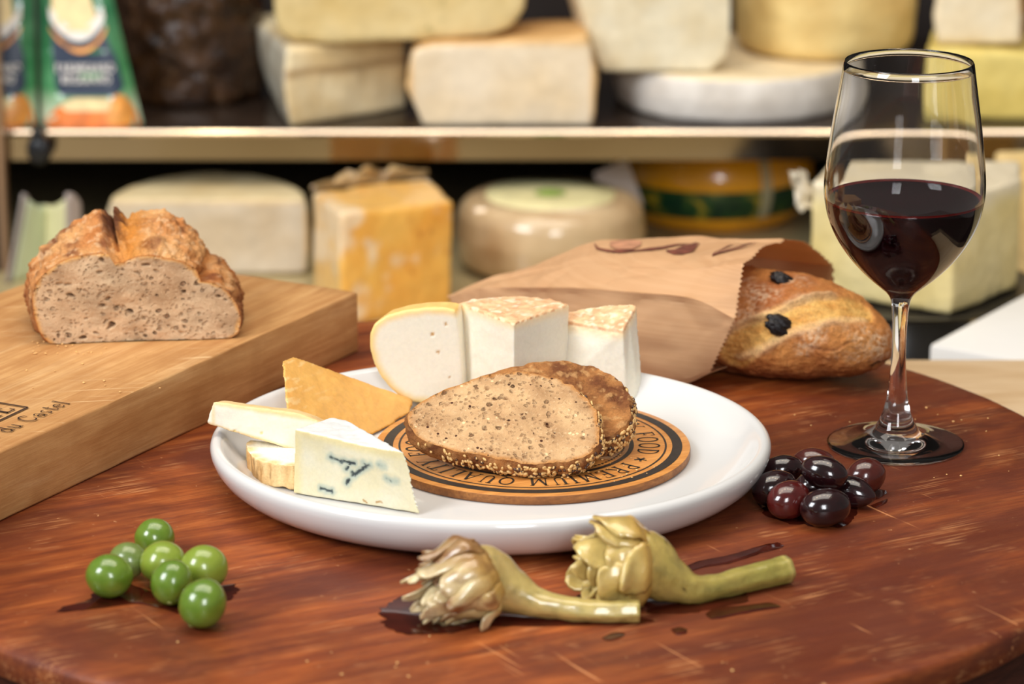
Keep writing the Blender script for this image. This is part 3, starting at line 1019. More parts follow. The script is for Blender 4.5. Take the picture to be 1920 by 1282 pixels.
def wedge(name, top, bot, label, holes, tipgrad=0.0, bump=0.0):
    bm = prism(top, bot)
    T = np.array(top); cT = T.mean(0)
    nT = np.cross(T[1] - T[0], T[2] - T[0]); nT /= np.linalg.norm(nT)
    if nT[2] < 0: nT = -nT
    def col(p, n):
        e = (cT - p) @ nT
        c = lerp(L(247, 224, 182), PASTE, sstep(0.0004, 0.008, e))
        if tipgrad:
            dl = np.linalg.norm((p - T[0])[:2])
            c = lerp(L(240, 198, 118), c, sstep(0.0, tipgrad, dl + 0.002 * N1(p, 60)))
        if e < 0.0013 + 0.0005 * N1(p, 260):
            c = lerp(L(238, 198, 152), L(220, 164, 122), clamp(0.35 + 0.9 * FB(p, 170)))
            c = lerp(c, L(246, 226, 196), 0.8 * sstep(0.15, 0.6, FB((p[0] + 4, p[1], p[2]), 260)))
            if VO(p, 210)[0] < 0.12: c = L(204, 140, 92)
        d = pits(holes)(p)
        return lerp(L(222, 186, 120), c, sstep(0.5, 1.1, d))
    def dsp(p, n):
        e = (cT - p) @ nT
        h = 0.0007 * FB(p, 260) if n @ nT > 0.6 else 0.0004 * FB(p, 70)
        if 0 < e < 0.003 and n @ nT < 0.6: h += 0.0005 * N1(p, 420)
        return h - 0.0007 * sstep(1.0, 0.5, pits(holes)(p))
    return tag(solid(name, bm, CH, col, voxel=0.00105, smooth=3, disp=dsp), label, 'cheese')


zT = float(V(963, 604, 0.012)[2])
tp = [U(857, 566, zT), U(963, 604, zT), U(1067, 569, zT), U(1035, 560, zT), U(995, 555, zT), U(945, 554, zT), U(900, 558, zT)]
bt = [np.r_[p[:2] + (p[:2] - tp[1][:2]) * 0.02, WB] for p in tp]
wedge('cheese_wedge', tp, bt, 'tall white cheese wedge with peach rind top, pointing forward between two neighbours', [(V(905, 700, 0.025), 0.001), (V(900, 672, 0.03), 0.0009)], 0.011)
tp = [V(1034, 595, 0.060), V(1168, 618, 0.034), V(1180, 595, 0.045), V(1193, 570, 0.058), V(1150, 571, 0.066), V(1100, 577, 0.068), V(1060, 584, 0.066)]
bt = [np.r_[V(1033, 735, 0.052)[:2], WB], np.r_[U(1176, 757, WB)[:2], WB], np.r_[U(1196, 752, WB)[:2], WB], np.r_[V(1207, 730, 0.046)[:2], WB], np.r_[V(1160, 720, 0.056)[:2], WB], np.r_[V(1110, 720, 0.060)[:2], WB], np.r_[V(1060, 720, 0.058)[:2], WB]]
wedge('cheese_wedge', tp, bt, 'white cheese wedge with peach rind top, rightmost of three at the plate back', [(V(1054, 621, 0.056), 0.001), (V(1154, 648, 0.038), 0.0008), (V(1102, 673, 0.045), 0.0006)])

# golden hard cheese wedge
TLp = V(527, 674, -0.004)
TRp, BMp = V(767, 757, 0.034), V(706, 815, -0.008)
gn_ = np.cross(TRp - TLp, BMp - TLp)


def gp(x, y):
    d = ray(x, y)
    return CAM + d * (((TLp - CAM) @ gn_) / (d @ gn_))


pts = [TLp, TRp, gp(770, 776), BMp, gp(650, 822), gp(600, 825), gp(560, 815), gp(536, 775),
       TLp + [0.006, 0.012, -0.001], TRp + [0.003, 0.009, 0], np.array([-0.068, 0.042, 0.0115]), np.array([-0.118, 0.010, 0.0145])]
GOLD = painted('golden_cheese', 0.38, 0.45, 350, 0.9, [(500, 0.0002)], (0.25, 0.004))


def colG(p, n):
    c = lerp(L(226, 164, 70), L(214, 142, 46), clamp(0.5 + 0.8 * FB(p, 45)))
    x = (p[0] - TLp[0])
    st = sstep(0.15, 0.5, FB((p[0] * 0.5, p[1] * 0.5, p[2] * 4), 150) + 0.25 * N1(p, 40)) * sstep(0.03, 0.006, x + 0.01 * N1(p, 60))
    c = lerp(c, L(250, 226, 178), 0.75 * st)
    if n[2] > 0.6: c = lerp(c, L(232, 184, 108), 0.6)
    return c


tag(solid('golden_cheese_wedge', hull(pts, 0.0008), GOLD, colG, voxel=0.00105, smooth=3, disp=lambda p, n: 0.0004 * FB(p, 120)),
    'golden yellow hard cheese wedge leaning at the left back of the plate', 'cheese')

# soft wedge laid across
pts = [V(400, 753, -0.068), V(392, 776, -0.069), V(388, 794, -0.070), V(430, 808, -0.073), V(560, 846, -0.078), V(612, 862, -0.078), V(625, 800, -0.075), V(560, 775, -0.073),
       V(420, 750, -0.060), V(560, 768, -0.062), V(625, 792, -0.062), V(400, 785, -0.060), V(612, 850, -0.066)]
eTop = np.array([V(400, 753, -0.068), V(612, 788, -0.075)]); eBot = np.array([V(388, 794, -0.070), V(560, 846, -0.079)])
hl = [(V(490, 812, -0.075), 0.0014), (V(517, 824, -0.077), 0.0014), (V(440, 808, -0.073), 0.001), (V(478, 780, -0.071), 0.0007), (V(500, 786, -0.072), 0.0008)]


def segd(p, e):
    ab = e[1] - e[0]
    t = clamp(((p - e[0]) @ ab) / (ab @ ab))
    return np.linalg.norm(p - e[0] - ab * t)


def colS(p, n):
    e = min(segd(p, eTop), segd(p, eBot) * 1.6, abs(p[0] - eTop[0][0]) + 0.001)
    c = lerp(L(238, 204, 150), L(230, 224, 206), sstep(0.0004, 0.0030, e + 0.0005 * N1(p, 150)))
    if n[2] > 0.55: c = L(238, 202, 146) * (1 + 0.15 * FB(p, 150))
    d = pits(hl)(p)
    return lerp(L(236, 212, 150), c, sstep(0.5, 1.1, d))


tag(solid('soft_cheese_wedge', hull(pts, 0.0012), CH, colS, voxel=0.0008, smooth=4, disp=lambda p, n: 0.0004 * FB(p, 90) - 0.0006 * sstep(1.0, 0.5, pits(hl)(p))),
    'creamy white cheese wedge laid across the left rim of the plate', 'cheese')

# piece with a rough tan rind below it
zt_, zb_ = 0.0232, 0.0092
rim_px = [(461, 830), (463, 842), (472, 855), (487, 863), (510, 868), (548, 873), (600, 876)]
tp = [U(x, y, zt_) for x, y in rim_px] + [U(600, 838, zt_), U(470, 824, zt_)]
bt = [np.r_[p[:2], zb_] for p in tp]
nR = 7


def colR(p, n):
    if n[2] > 0.6:
        e = min(np.linalg.norm(p[:2] - q[:2]) for q in tp[:nR])
        return lerp(L(236, 202, 148), L(251, 242, 220), sstep(0.002, 0.008, e))
    c = lerp(L(240, 208, 152), L(206, 156, 96), clamp(0.45 + 0.9 * FB((p[0], p[1], p[2] * 0.3), 140)))
    return lerp(c, L(150, 112, 66), 0.7 * sstep(0.25, 0.6, FB((p[0] + 2, p[1], p[2] * 0.2), 220)))


tag(solid('rind_cheese_piece', prism(tp, bt), RINDY, colR, voxel=0.0007, smooth=2, disp=lambda p, n: 0 if n[2] > 0.6 else 0.0011 * FB((p[0], p[1], p[2] * 0.25), 170)),
    'small cheese piece with rough tan rind under the creamy wedge', 'cheese')

# blue cheese wedge
zt = 0.0455
fb = [U(549, 924, 0.0088), U(790, 963, 0.0088)]
tl, tr, ap = V(553, 804, fb[0][1]), V(758, 848, fb[1][1] + 0.001), U(626, 778, 0.0462)
face = [fb[0], fb[1], V(783, 945, fb[1][1]), V(773, 905, fb[1][1]), V(769, 880, fb[1][1]), tr, V(690, 836, lerp(fb[0][1], fb[1][1], .6)), V(600, 814, lerp(fb[0][1], fb[1][1], .2)), tl]
bc = np.array([ap[0] + 0.002, ap[1], 0.0088])
bk = []
for p in face:                                  # shrink towards the apex edge
    bk.append(np.r_[lerp(p[:2], bc[:2], 0.86), p[2] if p[2] < 0.02 else lerp(p[2], ap[2], 0.9)])
fdir = (fb[1] - fb[0]); fdir[2] = 0; fdir /= np.linalg.norm(fdir)


def FQ(x, y):
    n_ = np.array([-fdir[1], fdir[0], 0])
    d = ray(x, y)
    return CAM + d * (((fb[0] - CAM) @ n_) / (d @ n_))


vein = [[(618, 857), (630, 862), (640, 866)], [(640, 864), (655, 868), (665, 868)], [(683, 868), (690, 872), (696, 870)], [(688, 874), (672, 884), (660, 892)], [(660, 885), (664, 892)], [(655, 898), (650, 906)], [(712, 870), (722, 873)], [(726, 896), (735, 901), (746, 900)], [(602, 916), (612, 919), (622, 921)], [(648, 880), (652, 876)]]
veins = [[FQ(*q) for q in s] for s in vein]
brn = [[FQ(682, 937), FQ(688, 942)], [FQ(706, 941), FQ(716, 941)]]
tlp = [FQ(553, 806), FQ(600, 815), FQ(690, 838), FQ(758, 849)]


def dpoly(p, s):
    return min(segd(p, (np.array(a), np.array(b))) for a, b in zip(s, s[1:]))


def colB(p, n):
    q = p + np.array([0.0009 * N1(p, 400), 0, 0.0009 * N1((p[2], p[0], 0), 400)])
    dt = min(dpoly(p, tlp), 1)
    if n[2] > 0.55 or p[2] > 0.0470:
        return L(218, 218, 216) * (1 - 0.06 * FB(p, 150))
    c = lerp(L(220, 213, 188), L(218, 208, 174), clamp(0.5 + FB(p, 60)))
    c = lerp(L(220, 206, 158), c, sstep(0.001, 0.006, min(dt, np.linalg.norm(p[:2] - fb[0][:2]) * 0.7)))
    dv = min(dpoly(q, s) for s in veins)
    c = lerp(L(172, 182, 168), c, sstep(0.0004, 0.0042, dv))
    c = lerp(L(52, 62, 66), c, sstep(0.0004, 0.0012, dv + 0.0003 * N1(p, 900)))
    db = min(dpoly(q, s) for s in brn)
    return lerp(L(170, 120, 40), c, sstep(0.0002, 0.0009, db))


def dspB(p, n):
    if n[2] > 0.55: return 0.0003 * FB(p, 200)
    dv = min(dpoly(p, s) for s in veins)
    return 0.0003 * FB(p, 100) - 0.0007 * sstep(0.001, 0.0003, dv)


tag(solid('blue_cheese_wedge', prism(face, bk), CH, colB, voxel=0.0007, smooth=2, disp=dspB), 'blue veined cheese wedge with white mould top at the plate front', 'cheese')

# ================================================================== wine glass and wine
GC = U(1679, 834)
m = Mt('clear_glass', 0.0, 0.5)
m.base((1, 1, 1)); m.set(Transmission_Weight=1.0, IOR=1.48)
GLASS = m.m
outp = [(0, 0.0016), (0.010, 0.0015), (0.020, 0.0012), (0.030, 0.0008), (0.037, 0.0004), (0.0390, 0.0003), (0.0400, 0.0011), (0.0396, 0.0021), (0.036, 0.0030), (0.028, 0.0042), (0.020, 0.0062), (0.0145, 0.0092), (0.0110, 0.0135), (0.0082, 0.0205), (0.0062, 0.0290), (0.0050, 0.040), (0.0043, 0.052), (0.0041, 0.063), (0.0043, 0.074), (0.0050, 0.084), (0.0062, 0.0895), (0.0088, 0.0932), (0.0130, 0.0968), (0.0185, 0.1015), (0.0252, 0.1080), (0.0320, 0.1160), (0.0385, 0.1260), (0.0432, 0.1370), (0.0456, 0.1480), (0.0462, 0.1560), (0.0456, 0.1660), (0.0440, 0.1800), (0.0420, 0.1950), (0.0395, 0.2110), (0.0369, 0.2278)]
inn = [(0.0369 - 0.0003, 0.2281), (0.0369 - 0.0006, 0.2277), (0.0385, 0.2110), (0.0410, 0.1950), (0.0430, 0.1800), (0.0446, 0.1660), (0.0452, 0.1560), (0.0446, 0.1480), (0.0421, 0.1375), (0.0373, 0.1268), (0.0308, 0.1172), (0.0240, 0.1096), (0.0172, 0.1035), (0.0112, 0.0998), (0.005, 0.0982), (0, 0.0979)]
def dense(pr, k=4):
    P = spl(pr, (len(pr) - 1) * k + 1)
    P[:, 0] = np.maximum(P[:, 0], 0)
    return [tuple(p) for p in P]
po, pi_ = dense(outp), dense(inn)
po[0] = outp[0]; pi_[-1] = inn[-1]
glass = thing('wine_glass', (GC[0], GC[1], 0), 'tall clear stemmed wine glass standing right of the plate', 'glass')
v, f = lathe(po + pi_, 96, (GC[0], GC[1], 0))
mk('glass_body', v, [q[::-1] for q in f], GLASS, glass)
WL = 0.1490
wp = [p for p in pi_[::-1] if p[1] < WL]
wp = [(0, 0.0977)] + [(r + 0.0003, z - 0.0001) for r, z in wp[1:]]
rw = wp[-1][0]
wp += [(rw, WL), (rw - 0.0012, WL - 0.0001), (rw - 0.004, WL - 0.0005), (0.02, WL - 0.0005), (0, WL - 0.0005)]
v, f = lathe(wp, 96, (GC[0], GC[1], 0))
m = Mt('red_wine', 0.015, 0.5)
m.base((0.010, 0.0012, 0.0025)); m.set(IOR=1.34)
wine = thing('red_wine', (GC[0], GC[1], 0.0977), 'dark red wine filling the lower half of the stemmed glass', 'wine')
mk('wine_body', v, f, m.m, wine)
v, f = lathe([(rw + 0.0001, WL - 0.0006), (rw + 0.0001, WL + 0.0007), (rw - 0.0008, WL + 0.0002), (rw - 0.0022, WL - 0.0002)], 96, (GC[0], GC[1], 0))
m = Mt('wine_edge', 0.03, 0.5)
m.base(L(150, 34, 30)); m.set(Transmission_Weight=0.6, IOR=1.34)
mk('meniscus', v, f, m.m, wine)

# ================================================================== olive bread in its paper bag
LA = np.array([0.066, 0.196]); LB_ = np.array([0.2345, 0.1065])          # axis ends on the table
ax = LB_ - LA; LL = np.linalg.norm(ax); ax /= LL
sd_ = np.array([ax[1], -ax[0]])                                          # to the camera side
NS, NTH = 230, 200


def loaf_pt(s, t):
    e = abs(2 * s - 1)
    k = (1 - e ** 2.5) ** 0.52
    k *= 0.84 + 0.16 * sstep(0.1, 0.5, s)
    hw = 0.0405 * k; hh_ = 0.0350 * k
    x = math.cos(t); z = math.sin(t)
    sx_ = math.copysign(abs(x) ** 0.9, x)
    zz = 0.0300 + hh_ * z * (1.0 if z > 0 else 0.86) - 0.0 * s
    zz -= 0.004 * sstep(0.8, 1.0, s)
    c = LA + ax * LL * s + sd_ * (hw * sx_)
    return np.array([c[0], c[1], max(zz, 0.0005)])


base = np.array([[loaf_pt((i + 0.02) / (NS - 1 + 0.04), 2 * PI * j / NTH) for j in range(NTH)] for i in range(NS)]).reshape(-1, 3)
fl = grid_faces(NS, NTH, True) + [tuple(range(NTH))[::-1], tuple(range((NS - 1) * NTH, NS * NTH))]
tmp = mk('tmp_loaf', base, fl, CRUST, smooth=False)


def LH(x, y):
    p = hit(tmp, x, y)
    return p if p is not None else V(x, y, 0.12)


score = [LH(*q) for q in ((1378, 668), (1400, 640), (1440, 612), (1500, 590), (1560, 575), (1610, 578))]
edge_up = [LH(*q) for q in ((1330, 640), (1405, 598), (1450, 585), (1500, 562), (1560, 552))]
edge_lo = [LH(*q) for q in ((1385, 672), (1440, 650), (1470, 628), (1500, 618), (1560, 602), (1620, 596))]
crk = [LH(*q) for q in ((1498, 634), (1520, 650), (1548, 656), (1570, 655), (1590, 642))]
slit = [LH(*q) for q in ((1629, 698), (1634, 686), (1645, 680), (1660, 679), (1668, 680))]
oliv = [LH(1463, 610), LH(1470, 524)]
bpy.data.objects.remove(tmp)


def vseg(P, line):
    out = np.full(len(P), 9.0)
    for a_, b_ in zip(line, line[1:]):
        ab = b_ - a_
        t = np.clip(((P - a_) @ ab) / (ab @ ab + 1e-12), 0, 1)
        out = np.minimum(out, np.linalg.norm(P - a_ - t[:, None] * ab, axis=1))
    return out


D_s, D_u, D_l, D_c, D_d = (vseg(base, q) for q in (score, edge_up, edge_lo, crk, slit))
cen_l = np.r_[(LA + LB_) / 2, 0.025]
vs, cs = [], []
for i in range(NS):
    s = i / (NS - 1)
    for j in range(NTH):
        p = base[i * NTH + j]
        nn = p - np.r_[LA + ax * LL * s, 0.03]
        nn = nn / (np.linalg.norm(nn) + 1e-9)
        h = 0.0011 * FB(p, 45) + 0.0007 * FB(p, 220) + 0.0010 * FB((p[0], p[1] + 3, p[2]), 95)
        up = sstep(0.005, 0.05, p[2])
        c = lerp(L(168, 96, 44), L(206, 138, 72), clamp(0.5 + 0.8 * FB(p, 40)))
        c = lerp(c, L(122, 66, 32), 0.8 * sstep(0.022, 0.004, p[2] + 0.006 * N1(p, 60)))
        fl_ = sstep(-0.1, 0.45, FB((p[0] + 3, p[1], p[2]), 26)) * sstep(0.012, 0.03, p[2])
        c = lerp(c, L(234, 204, 168), 0.62 * fl_ * sstep(-0.35, 0.35, FB(p, 420)))
        ds = D_s[i * NTH + j]
        du_ = D_u[i * NTH + j]
        dl_ = D_l[i * NTH + j]
        inn_ = sstep(0.0125, 0.0085, ds + 0.002 * N1(p, 90))
        c = lerp(c, lerp(L(236, 186, 104), L(218, 156, 76), clamp(0.5 + FB((p[0] * 0.5, p[1], p[2] * 2), 150))), 0.9 * inn_)
        h -= 0.0022 * inn_
        h += 0.0026 * sstep(0.003, 0.0, du_) + 0.0016 * sstep(0.004, 0.0, dl_)
        c = lerp(c, L(232, 196, 150), 0.45 * sstep(0.005, 0.001, min(du_, dl_)))
        dc = D_c[i * NTH + j]
        h -= 0.0008 * sstep(0.001, 0.0002, dc + 0.0006 * N1(p, 300))
        c = lerp(c, L(142, 80, 40), 0.6 * sstep(0.0011, 0.0003, dc + 0.0005 * N1(p, 300)))
        dd = D_d[i * NTH + j]
        h -= 0.0025 * sstep(0.0018, 0.0004, dd)
        c = lerp(c, L(60, 30, 16), 0.9 * sstep(0.0016, 0.0006, dd))
        c = c * (1 + 0.12 * FB(p, 330))
        q = p + nn * h
        q[2] = max(q[2], 0.0005)
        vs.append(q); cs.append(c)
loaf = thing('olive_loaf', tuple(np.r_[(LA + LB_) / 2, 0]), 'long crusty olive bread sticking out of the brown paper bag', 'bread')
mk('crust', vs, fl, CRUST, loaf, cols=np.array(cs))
BLACKOL = plain('baked_black_olive', L(22, 16, 17), 0.38, 0.35, nscale=420, amt=0.6, bump=(420, 0.0007))
for p, a, b in ((oliv[0], 0.0098, 0.0062), (oliv[1], 0.0092, 0.0052)):
    bs = bmesh.new(); bmesh.ops.create_icosphere(bs, subdivisions=4, radius=1.0)
    v, f = bm_arrays(bs); bs.free()
    nn = p - cen_l; nn /= np.linalg.norm(nn)
    t1_ = np.array([0.93, -0.1, -0.3]); t1_ -= nn * (t1_ @ nn); t1_ /= np.linalg.norm(t1_)
    t2_ = np.cross(nn, t1_)
    w = []
    for q in v:
        r = 1 + 0.14 * FB(q * 1.0, 2.2) + 0.10 * FB(q, 5.0) - 0.25 * sstep(0.22, 0.0, abs(q[1] + 0.25 * math.sin(3 * q[0])))
        w.append(p - nn * 0.0008 + r * (t1_ * q[0] * a + t2_ * q[1] * b * 1.05 + nn * q[2] * 0.0038))
    mk('baked_olive', w, f, BLACKOL, loaf)

# ---- the bag: six corner lines along its length
def st(tb, tf, mf, bf, bk, bb):
    return [bf, mf, tf, tb, bk, bb]


def zp(x, y, z): return np.array([x, y, z])


S = [
    st(V(838, 555, .246), V(838, 556, .2455), V(839, 557, .245), V(842, 558, .2445), V(840, 555, .2465), V(842, 557, .2465)),
    st(V(905, 528, .248), V(905, 532, .238), V(898, 541, .215), zp(-.030, .2200, .008), zp(-.016, .2560, .018), zp(-.014, .2540, .004)),
    st(V(1000, 500, .246), V(1006, 503, .212), V(1015, 539, .168), zp(.010, .1780, .001), zp(.012, .2600, .030), zp(.014, .2580, .001)),
    st(V(1096, 463, .238), V(1090, 495, .182), V(1100, 541, .143), zp(.040, .1480, .001), zp(.046, .2600, .046), zp(.048, .2570, .001)),
    st(V(1200, 451, .228), V(1190, 500, .155), V(1200, 549, .123), zp(.074, .1280, .001), zp(.086, .2560, .050), zp(.088, .2540, .001)),
    st(V(1310, 450, .216), V(1300, 503, .130), V(1300, 560, .106), zp(.104, .1120, .002), zp(.130, .2520, .050), zp(.132, .2500, .001)),
    st(V(1470, 447, .190), V(1394, 494, .108), V(1378, 598, .092), U(1330, 700, .011), V(1562, 498, .240), np.r_[V(1562, 600, .240)[:2], .001]),
]
S = np.array(S)                                                          # stations x corners x 3
NU = 150
rails = np.array([spl(S[:, k], NU) for k in range(6)])                   # corners x NU x 3
SEG = [26, 22, 26, 24, 14, 12]                                          # front low, front high, top, back high, back low, bottom
bowv = [0.0012, 0.0014, 0.0024, 0.005, 0.001, 0.0]


def bag_pt(u, k, w):
    """u 0..1 along the bag, k panel, w 0..1 across it"""
    x = u * (NU - 1); i = min(int(x), NU - 2); t = x - i
    a = lerp(rails[k][i], rails[k][i + 1], t); b = lerp(rails[(k + 1) % 6][i], rails[(k + 1) % 6][i + 1], t)
    p = lerp(a, b, w)
    d = b - a
    tg = lerp(S[min(6, int(u * 6) + 1), k] - S[min(5, int(u * 6)), k], S[min(6, int(u * 6) + 1), (k + 1) % 6] - S[min(5, int(u * 6)), (k + 1) % 6], w)
    n = np.cross(d, tg); n /= (np.linalg.norm(n) + 1e-9)
    bow = bowv[k] * 4 * w * (1 - w) * sstep(0, 0.4, u)
    q = np.array([p[0] * 0.8, p[1], p[2]])
    vo_ = VO(q, 30)
    wr = 0.0030 * FB(q, 24, 2) + 0.0042 * (min(vo_[1] - vo_[0], 0.5) - 0.25)
    wr *= sstep(0, 0.08, w) * sstep(1, 0.92, w) * sstep(0, 0.2, u) * 0.8
    if k == 5: wr = 0; bow = 0
    p = p - n * (bow + wr)
    p[2] = max(p[2], 0.0006)
    return p


cols_ = []
for k in range(6):
    for j in range(SEG[k]): cols_.append((k, j / SEG[k]))
nc = len(cols_)
vs = []
NV = 120
for i in range(NV):
    u = i / (NV - 1)
    for k, w in cols_: vs.append(bag_pt(u, k, w))
# serrated mouth
for j in range(nc):
    i = (NV - 1) * nc + j
    out = np.array(vs[i]) - np.array(vs[i - nc])
    out = out / (np.linalg.norm(out) + 1e-9)
    if cols_[j][0] != 5: vs[i] = vs[i] + out * (0.0011 if j % 2 else -0.0008)
m = Mt('kraft_paper', 0.6, 0.3)
ln = m.noise(1.0, 2, 0.5, m.co((0, 0, 0.42), (4, 4, 900)))
c = m.mix(m.ramp(ln, [(0.4, 0.0), (0.6, 0.35)]), L(224, 182, 136), L(206, 158, 112))
m.base(m.mix(m.ramp(m.noise(40, 4), [(0.35, 0.0), (0.75, 0.3)]), c, L(234, 196, 152)))
m.bump(m.noise(120, 4), 0.0003)
# thin paper lets some light through
tr = m.n('ShaderNodeBsdfTranslucent'); tr.inputs[0].default_value = (*L(232, 170, 104), 1)
mx = m.n('ShaderNodeMixShader'); mx.inputs[0].default_value = 0.32
m.nt.links.new(m.b.outputs[0], mx.inputs[1]); m.nt.links.new(tr.outputs[0], mx.inputs[2])
m.nt.links.new(mx.outputs[0], m.nt.nodes['Material Output'].inputs['Surface'])
KRAFT = m.m
bag = thing('paper_bag', (0.09, 0.2, 0.0), 'brown kraft paper bag with serrated mouth lying behind the plate', 'paper bag')
bo = mk('bag_paper', vs, grid_faces(NV, nc, True), KRAFT, bag, angle=22)
sol = bo.modifiers.new('thickness', 'SOLIDIFY'); sol.thickness = 0.00025; sol.offset = -1
# brown print on the top panel (panel 2: w 0 at the front crease, 1 at the ridge)
PRINT = plain('brown_ink', L(116, 62, 46), 0.6, nscale=160, amt=0.5)
PRINT2 = plain('pale_brown_ink', L(186, 132, 100), 0.6, nscale=120, amt=0.3)


def on_top(u, w):
    a = bag_pt(u, 2, w); b = bag_pt(min(u + 0.01, 1), 2, w); c_ = bag_pt(u, 2, min(w + 0.03, 1))
    n = np.cross(b - a, c_ - a); n /= (np.linalg.norm(n) + 1e-9)
    if n[2] < 0: n = -n
    return a + n * 0.0007


def patch(pts, mat, name):
    """thin printed shape: fan of quads between two outlines given as (u, w0, w1)"""
    vs_, fs_ = [], []
    nn_ = 6
    for u, w0, w1 in pts:
        for j in range(nn_): vs_.append(on_top(u, lerp(w0, w1, j / (nn_ - 1))))
    mk(name, vs_, grid_faces(len(pts), nn_), mat, bo)


def stroke(pts, w, mat, name):
    vs_, fs_ = [], []
    P = spl(pts, 40)
    for k in range(40):
        vs_ += [on_top(P[k][0], P[k][1] - w / 2 * (1 + 0.3 * (k % 2))), on_top(P[k][0], P[k][1] + w / 2)]
    mk(name, vs_, grid_faces(40, 2), mat, bo)


stroke([(0.535, 0.80), (0.55, 0.52), (0.60, 0.36), (0.66, 0.42), (0.72, 0.58), (0.78, 0.78), (0.83, 0.9)], 0.10, PRINT, 'printed_scroll')
patch([(0.585, 0.60, 0.78), (0.61, 0.45, 0.9), (0.65, 0.5, 0.88), (0.675, 0.62, 0.8)], PRINT2, 'printed_seal')
patch([(0.755, 0.30, 0.36), (0.775, 0.24, 0.55), (0.80, 0.27, 0.72), (0.825, 0.42, 0.84), (0.84, 0.75, 0.86)], PRINT, 'printed_leaf')
stroke([(0.885, 0.26), (0.91, 0.42), (0.94, 0.62), (0.965, 0.8)], 0.05, PRINT, 'printed_ear')
stroke([(0.885, 0.26), (0.925, 0.40), (0.96, 0.56), (0.965, 0.8)], 0.05, PRINT, 'printed_ear')
stroke([(0.885, 0.26), (0.90, 0.5), (0.93, 0.74), (0.965, 0.8)], 0.05, PRINT, 'printed_ear')

# ================================================================== olives
def olive_mat(name, a, b, rough, sc=60):
    m_ = Mt(name, rough, 0.5)
    m_.base(m_.ramp(m_.noise(sc, 4, 0.6), [(0.3, a), (0.7, b)]))
    m_.set(Coat_Weight=0.6, Coat_Roughness=0.04)
    m_.bump(m_.noise(260, 3), 0.00012)
    m_.sss(0.15, 0.003, (0.7, 1, 0.3) if a[1] > a[0] else (1, 0.3, 0.2))
    return m_.m


bs = bmesh.new(); bmesh.ops.create_icosphere(bs, subdivisions=4, radius=1.0)
OV, OF = bm_arrays(bs); bs.free()


def olive(name, x, y, z, a, b, axis, mat, label, group, dimple=None, point=0.0, stem=None):
    c = U(x, y, z)
    A = np.array(axis, float); A /= np.linalg.norm(A)
    B = np.cross([0, 0, 1.0], A); B = B / np.linalg.norm(B) if np.linalg.norm(B) > 0.05 else np.array([1.0, 0, 0])
    C = np.cross(A, B)
    w = []
    for q in OV:
        r = 1 + 0.025 * noise.noise(Vector(q * 1.4 + c * 60))
        k = 1 - point * max(q[0], 0) ** 2
        p = A * q[0] * a * r + B * q[1] * b * r * k + C * q[2] * b * r * k
        if dimple is not None:
            dq = math.acos(clamp(q @ dimple, -1, 1))
            p = p * (1 - 0.16 * sstep(0.24, 0.08, dq) + 0.02 * sstep(0.5, 0.25, dq))
        w.append(c + p)
    w = np.array(w)
    zmin = w[:, 2].min()
    if z < 0.016: w[:, 2] += 0.0003 - zmin
    root = thing(name, (c[0], c[1], w[:, 2].min()), label, 'olive', group)
    fl_o = mk('flesh', w, OF, mat, root)
    if stem is not None:
        d_ = np.array(stem, float); d_ /= np.linalg.norm(d_)
        k = int(np.argmax(OV @ d_))
        n_ = w[k] - w.mean(0); n_ /= np.linalg.norm(n_)
        t_ = np.cross(n_, [0.3, 0.2, 1]); t_ /= np.linalg.norm(t_); s_ = np.cross(n_, t_)
        vv, ff = lathe([(0, 0.0001), (0.0005, 0.00018), (0.0007, 0.00012), (0.0009, 0.00022), (0.0012, 0.00015), (0.0014, -0.0004)], 14)
        mk('stem_scar', [w[k] + t_ * q[0] + s_ * q[1] + n_ * q[2] for q in vv], ff, SCAR, fl_o)
    return root


SCAR = plain('olive_scar', L(150, 160, 90), 0.4)
GO = [olive_mat('green_olive_a', L(82, 112, 28), L(114, 140, 46), 0.26), olive_mat('green_olive_b', L(118, 138, 42), L(142, 158, 60), 0.28), olive_mat('green_olive_c', L(88, 110, 44), L(120, 132, 70), 0.34)]
gg = 'green olives on the table'
olive('green_olive', 290, 1009, .0106, .0108, .0105, (1, .2, .1), GO[0], 'glossy green olive farthest back in the green pile', gg)
olive('green_olive', 240, 1050, .0098, .0102, .0095, (1, -.3, .1), GO[2], 'dull green olive half hidden behind the leftmost one', gg)
olive('green_olive', 205, 1081, .0112, .0122, .0113, (1, .15, -.05), GO[0], 'shiny green olive at the left end of the pile', gg)
olive('green_olive', 305, 1056, .0112, .0120, .0113, (.8, .5, .2), GO[1], 'yellow green olive with a dark stem pit, in the middle', gg, dimple=np.array([-0.62, 0.62, -0.48]) / 1.0)
olive('green_olive', 322, 1094, .0113, .0120, .0107, (.25, .2, 1), GO[0], 'upright green olive in front of the pitted one', gg, stem=(-0.75, -0.5, 0.2))
olive('green_olive', 383, 1065, .0114, .0124, .0116, (1, .3, -.3), GO[1], 'yellowish green olive at the right end of the pile', gg)
olive('green_olive', 380, 1135, .0117, .0128, .0118, (.45, .35, .8), GO[0], 'large green olive nearest the front edge of the table', gg, point=0.06, stem=(-1, 0, 0))
BO = [olive_mat('black_olive', L(20, 9, 11), L(44, 16, 18), 0.16, 90), olive_mat('red_black_olive', L(60, 16, 15), L(92, 28, 24), 0.18, 70), olive_mat('brown_black_olive', L(58, 20, 16), L(84, 32, 24), 0.2, 70)]
gb = 'dark olives beside the wine glass'
olive('dark_olive', 1466, 882, .0085, .0122, .0085, (1, .15, .15), BO[0], 'black olive tucked behind the plate rim', gb)
olive('dark_olive', 1526, 868, .0086, .0125, .0086, (1, -.25, -.05), BO[2], 'dark olive farthest back, nearest the glass foot', gb)
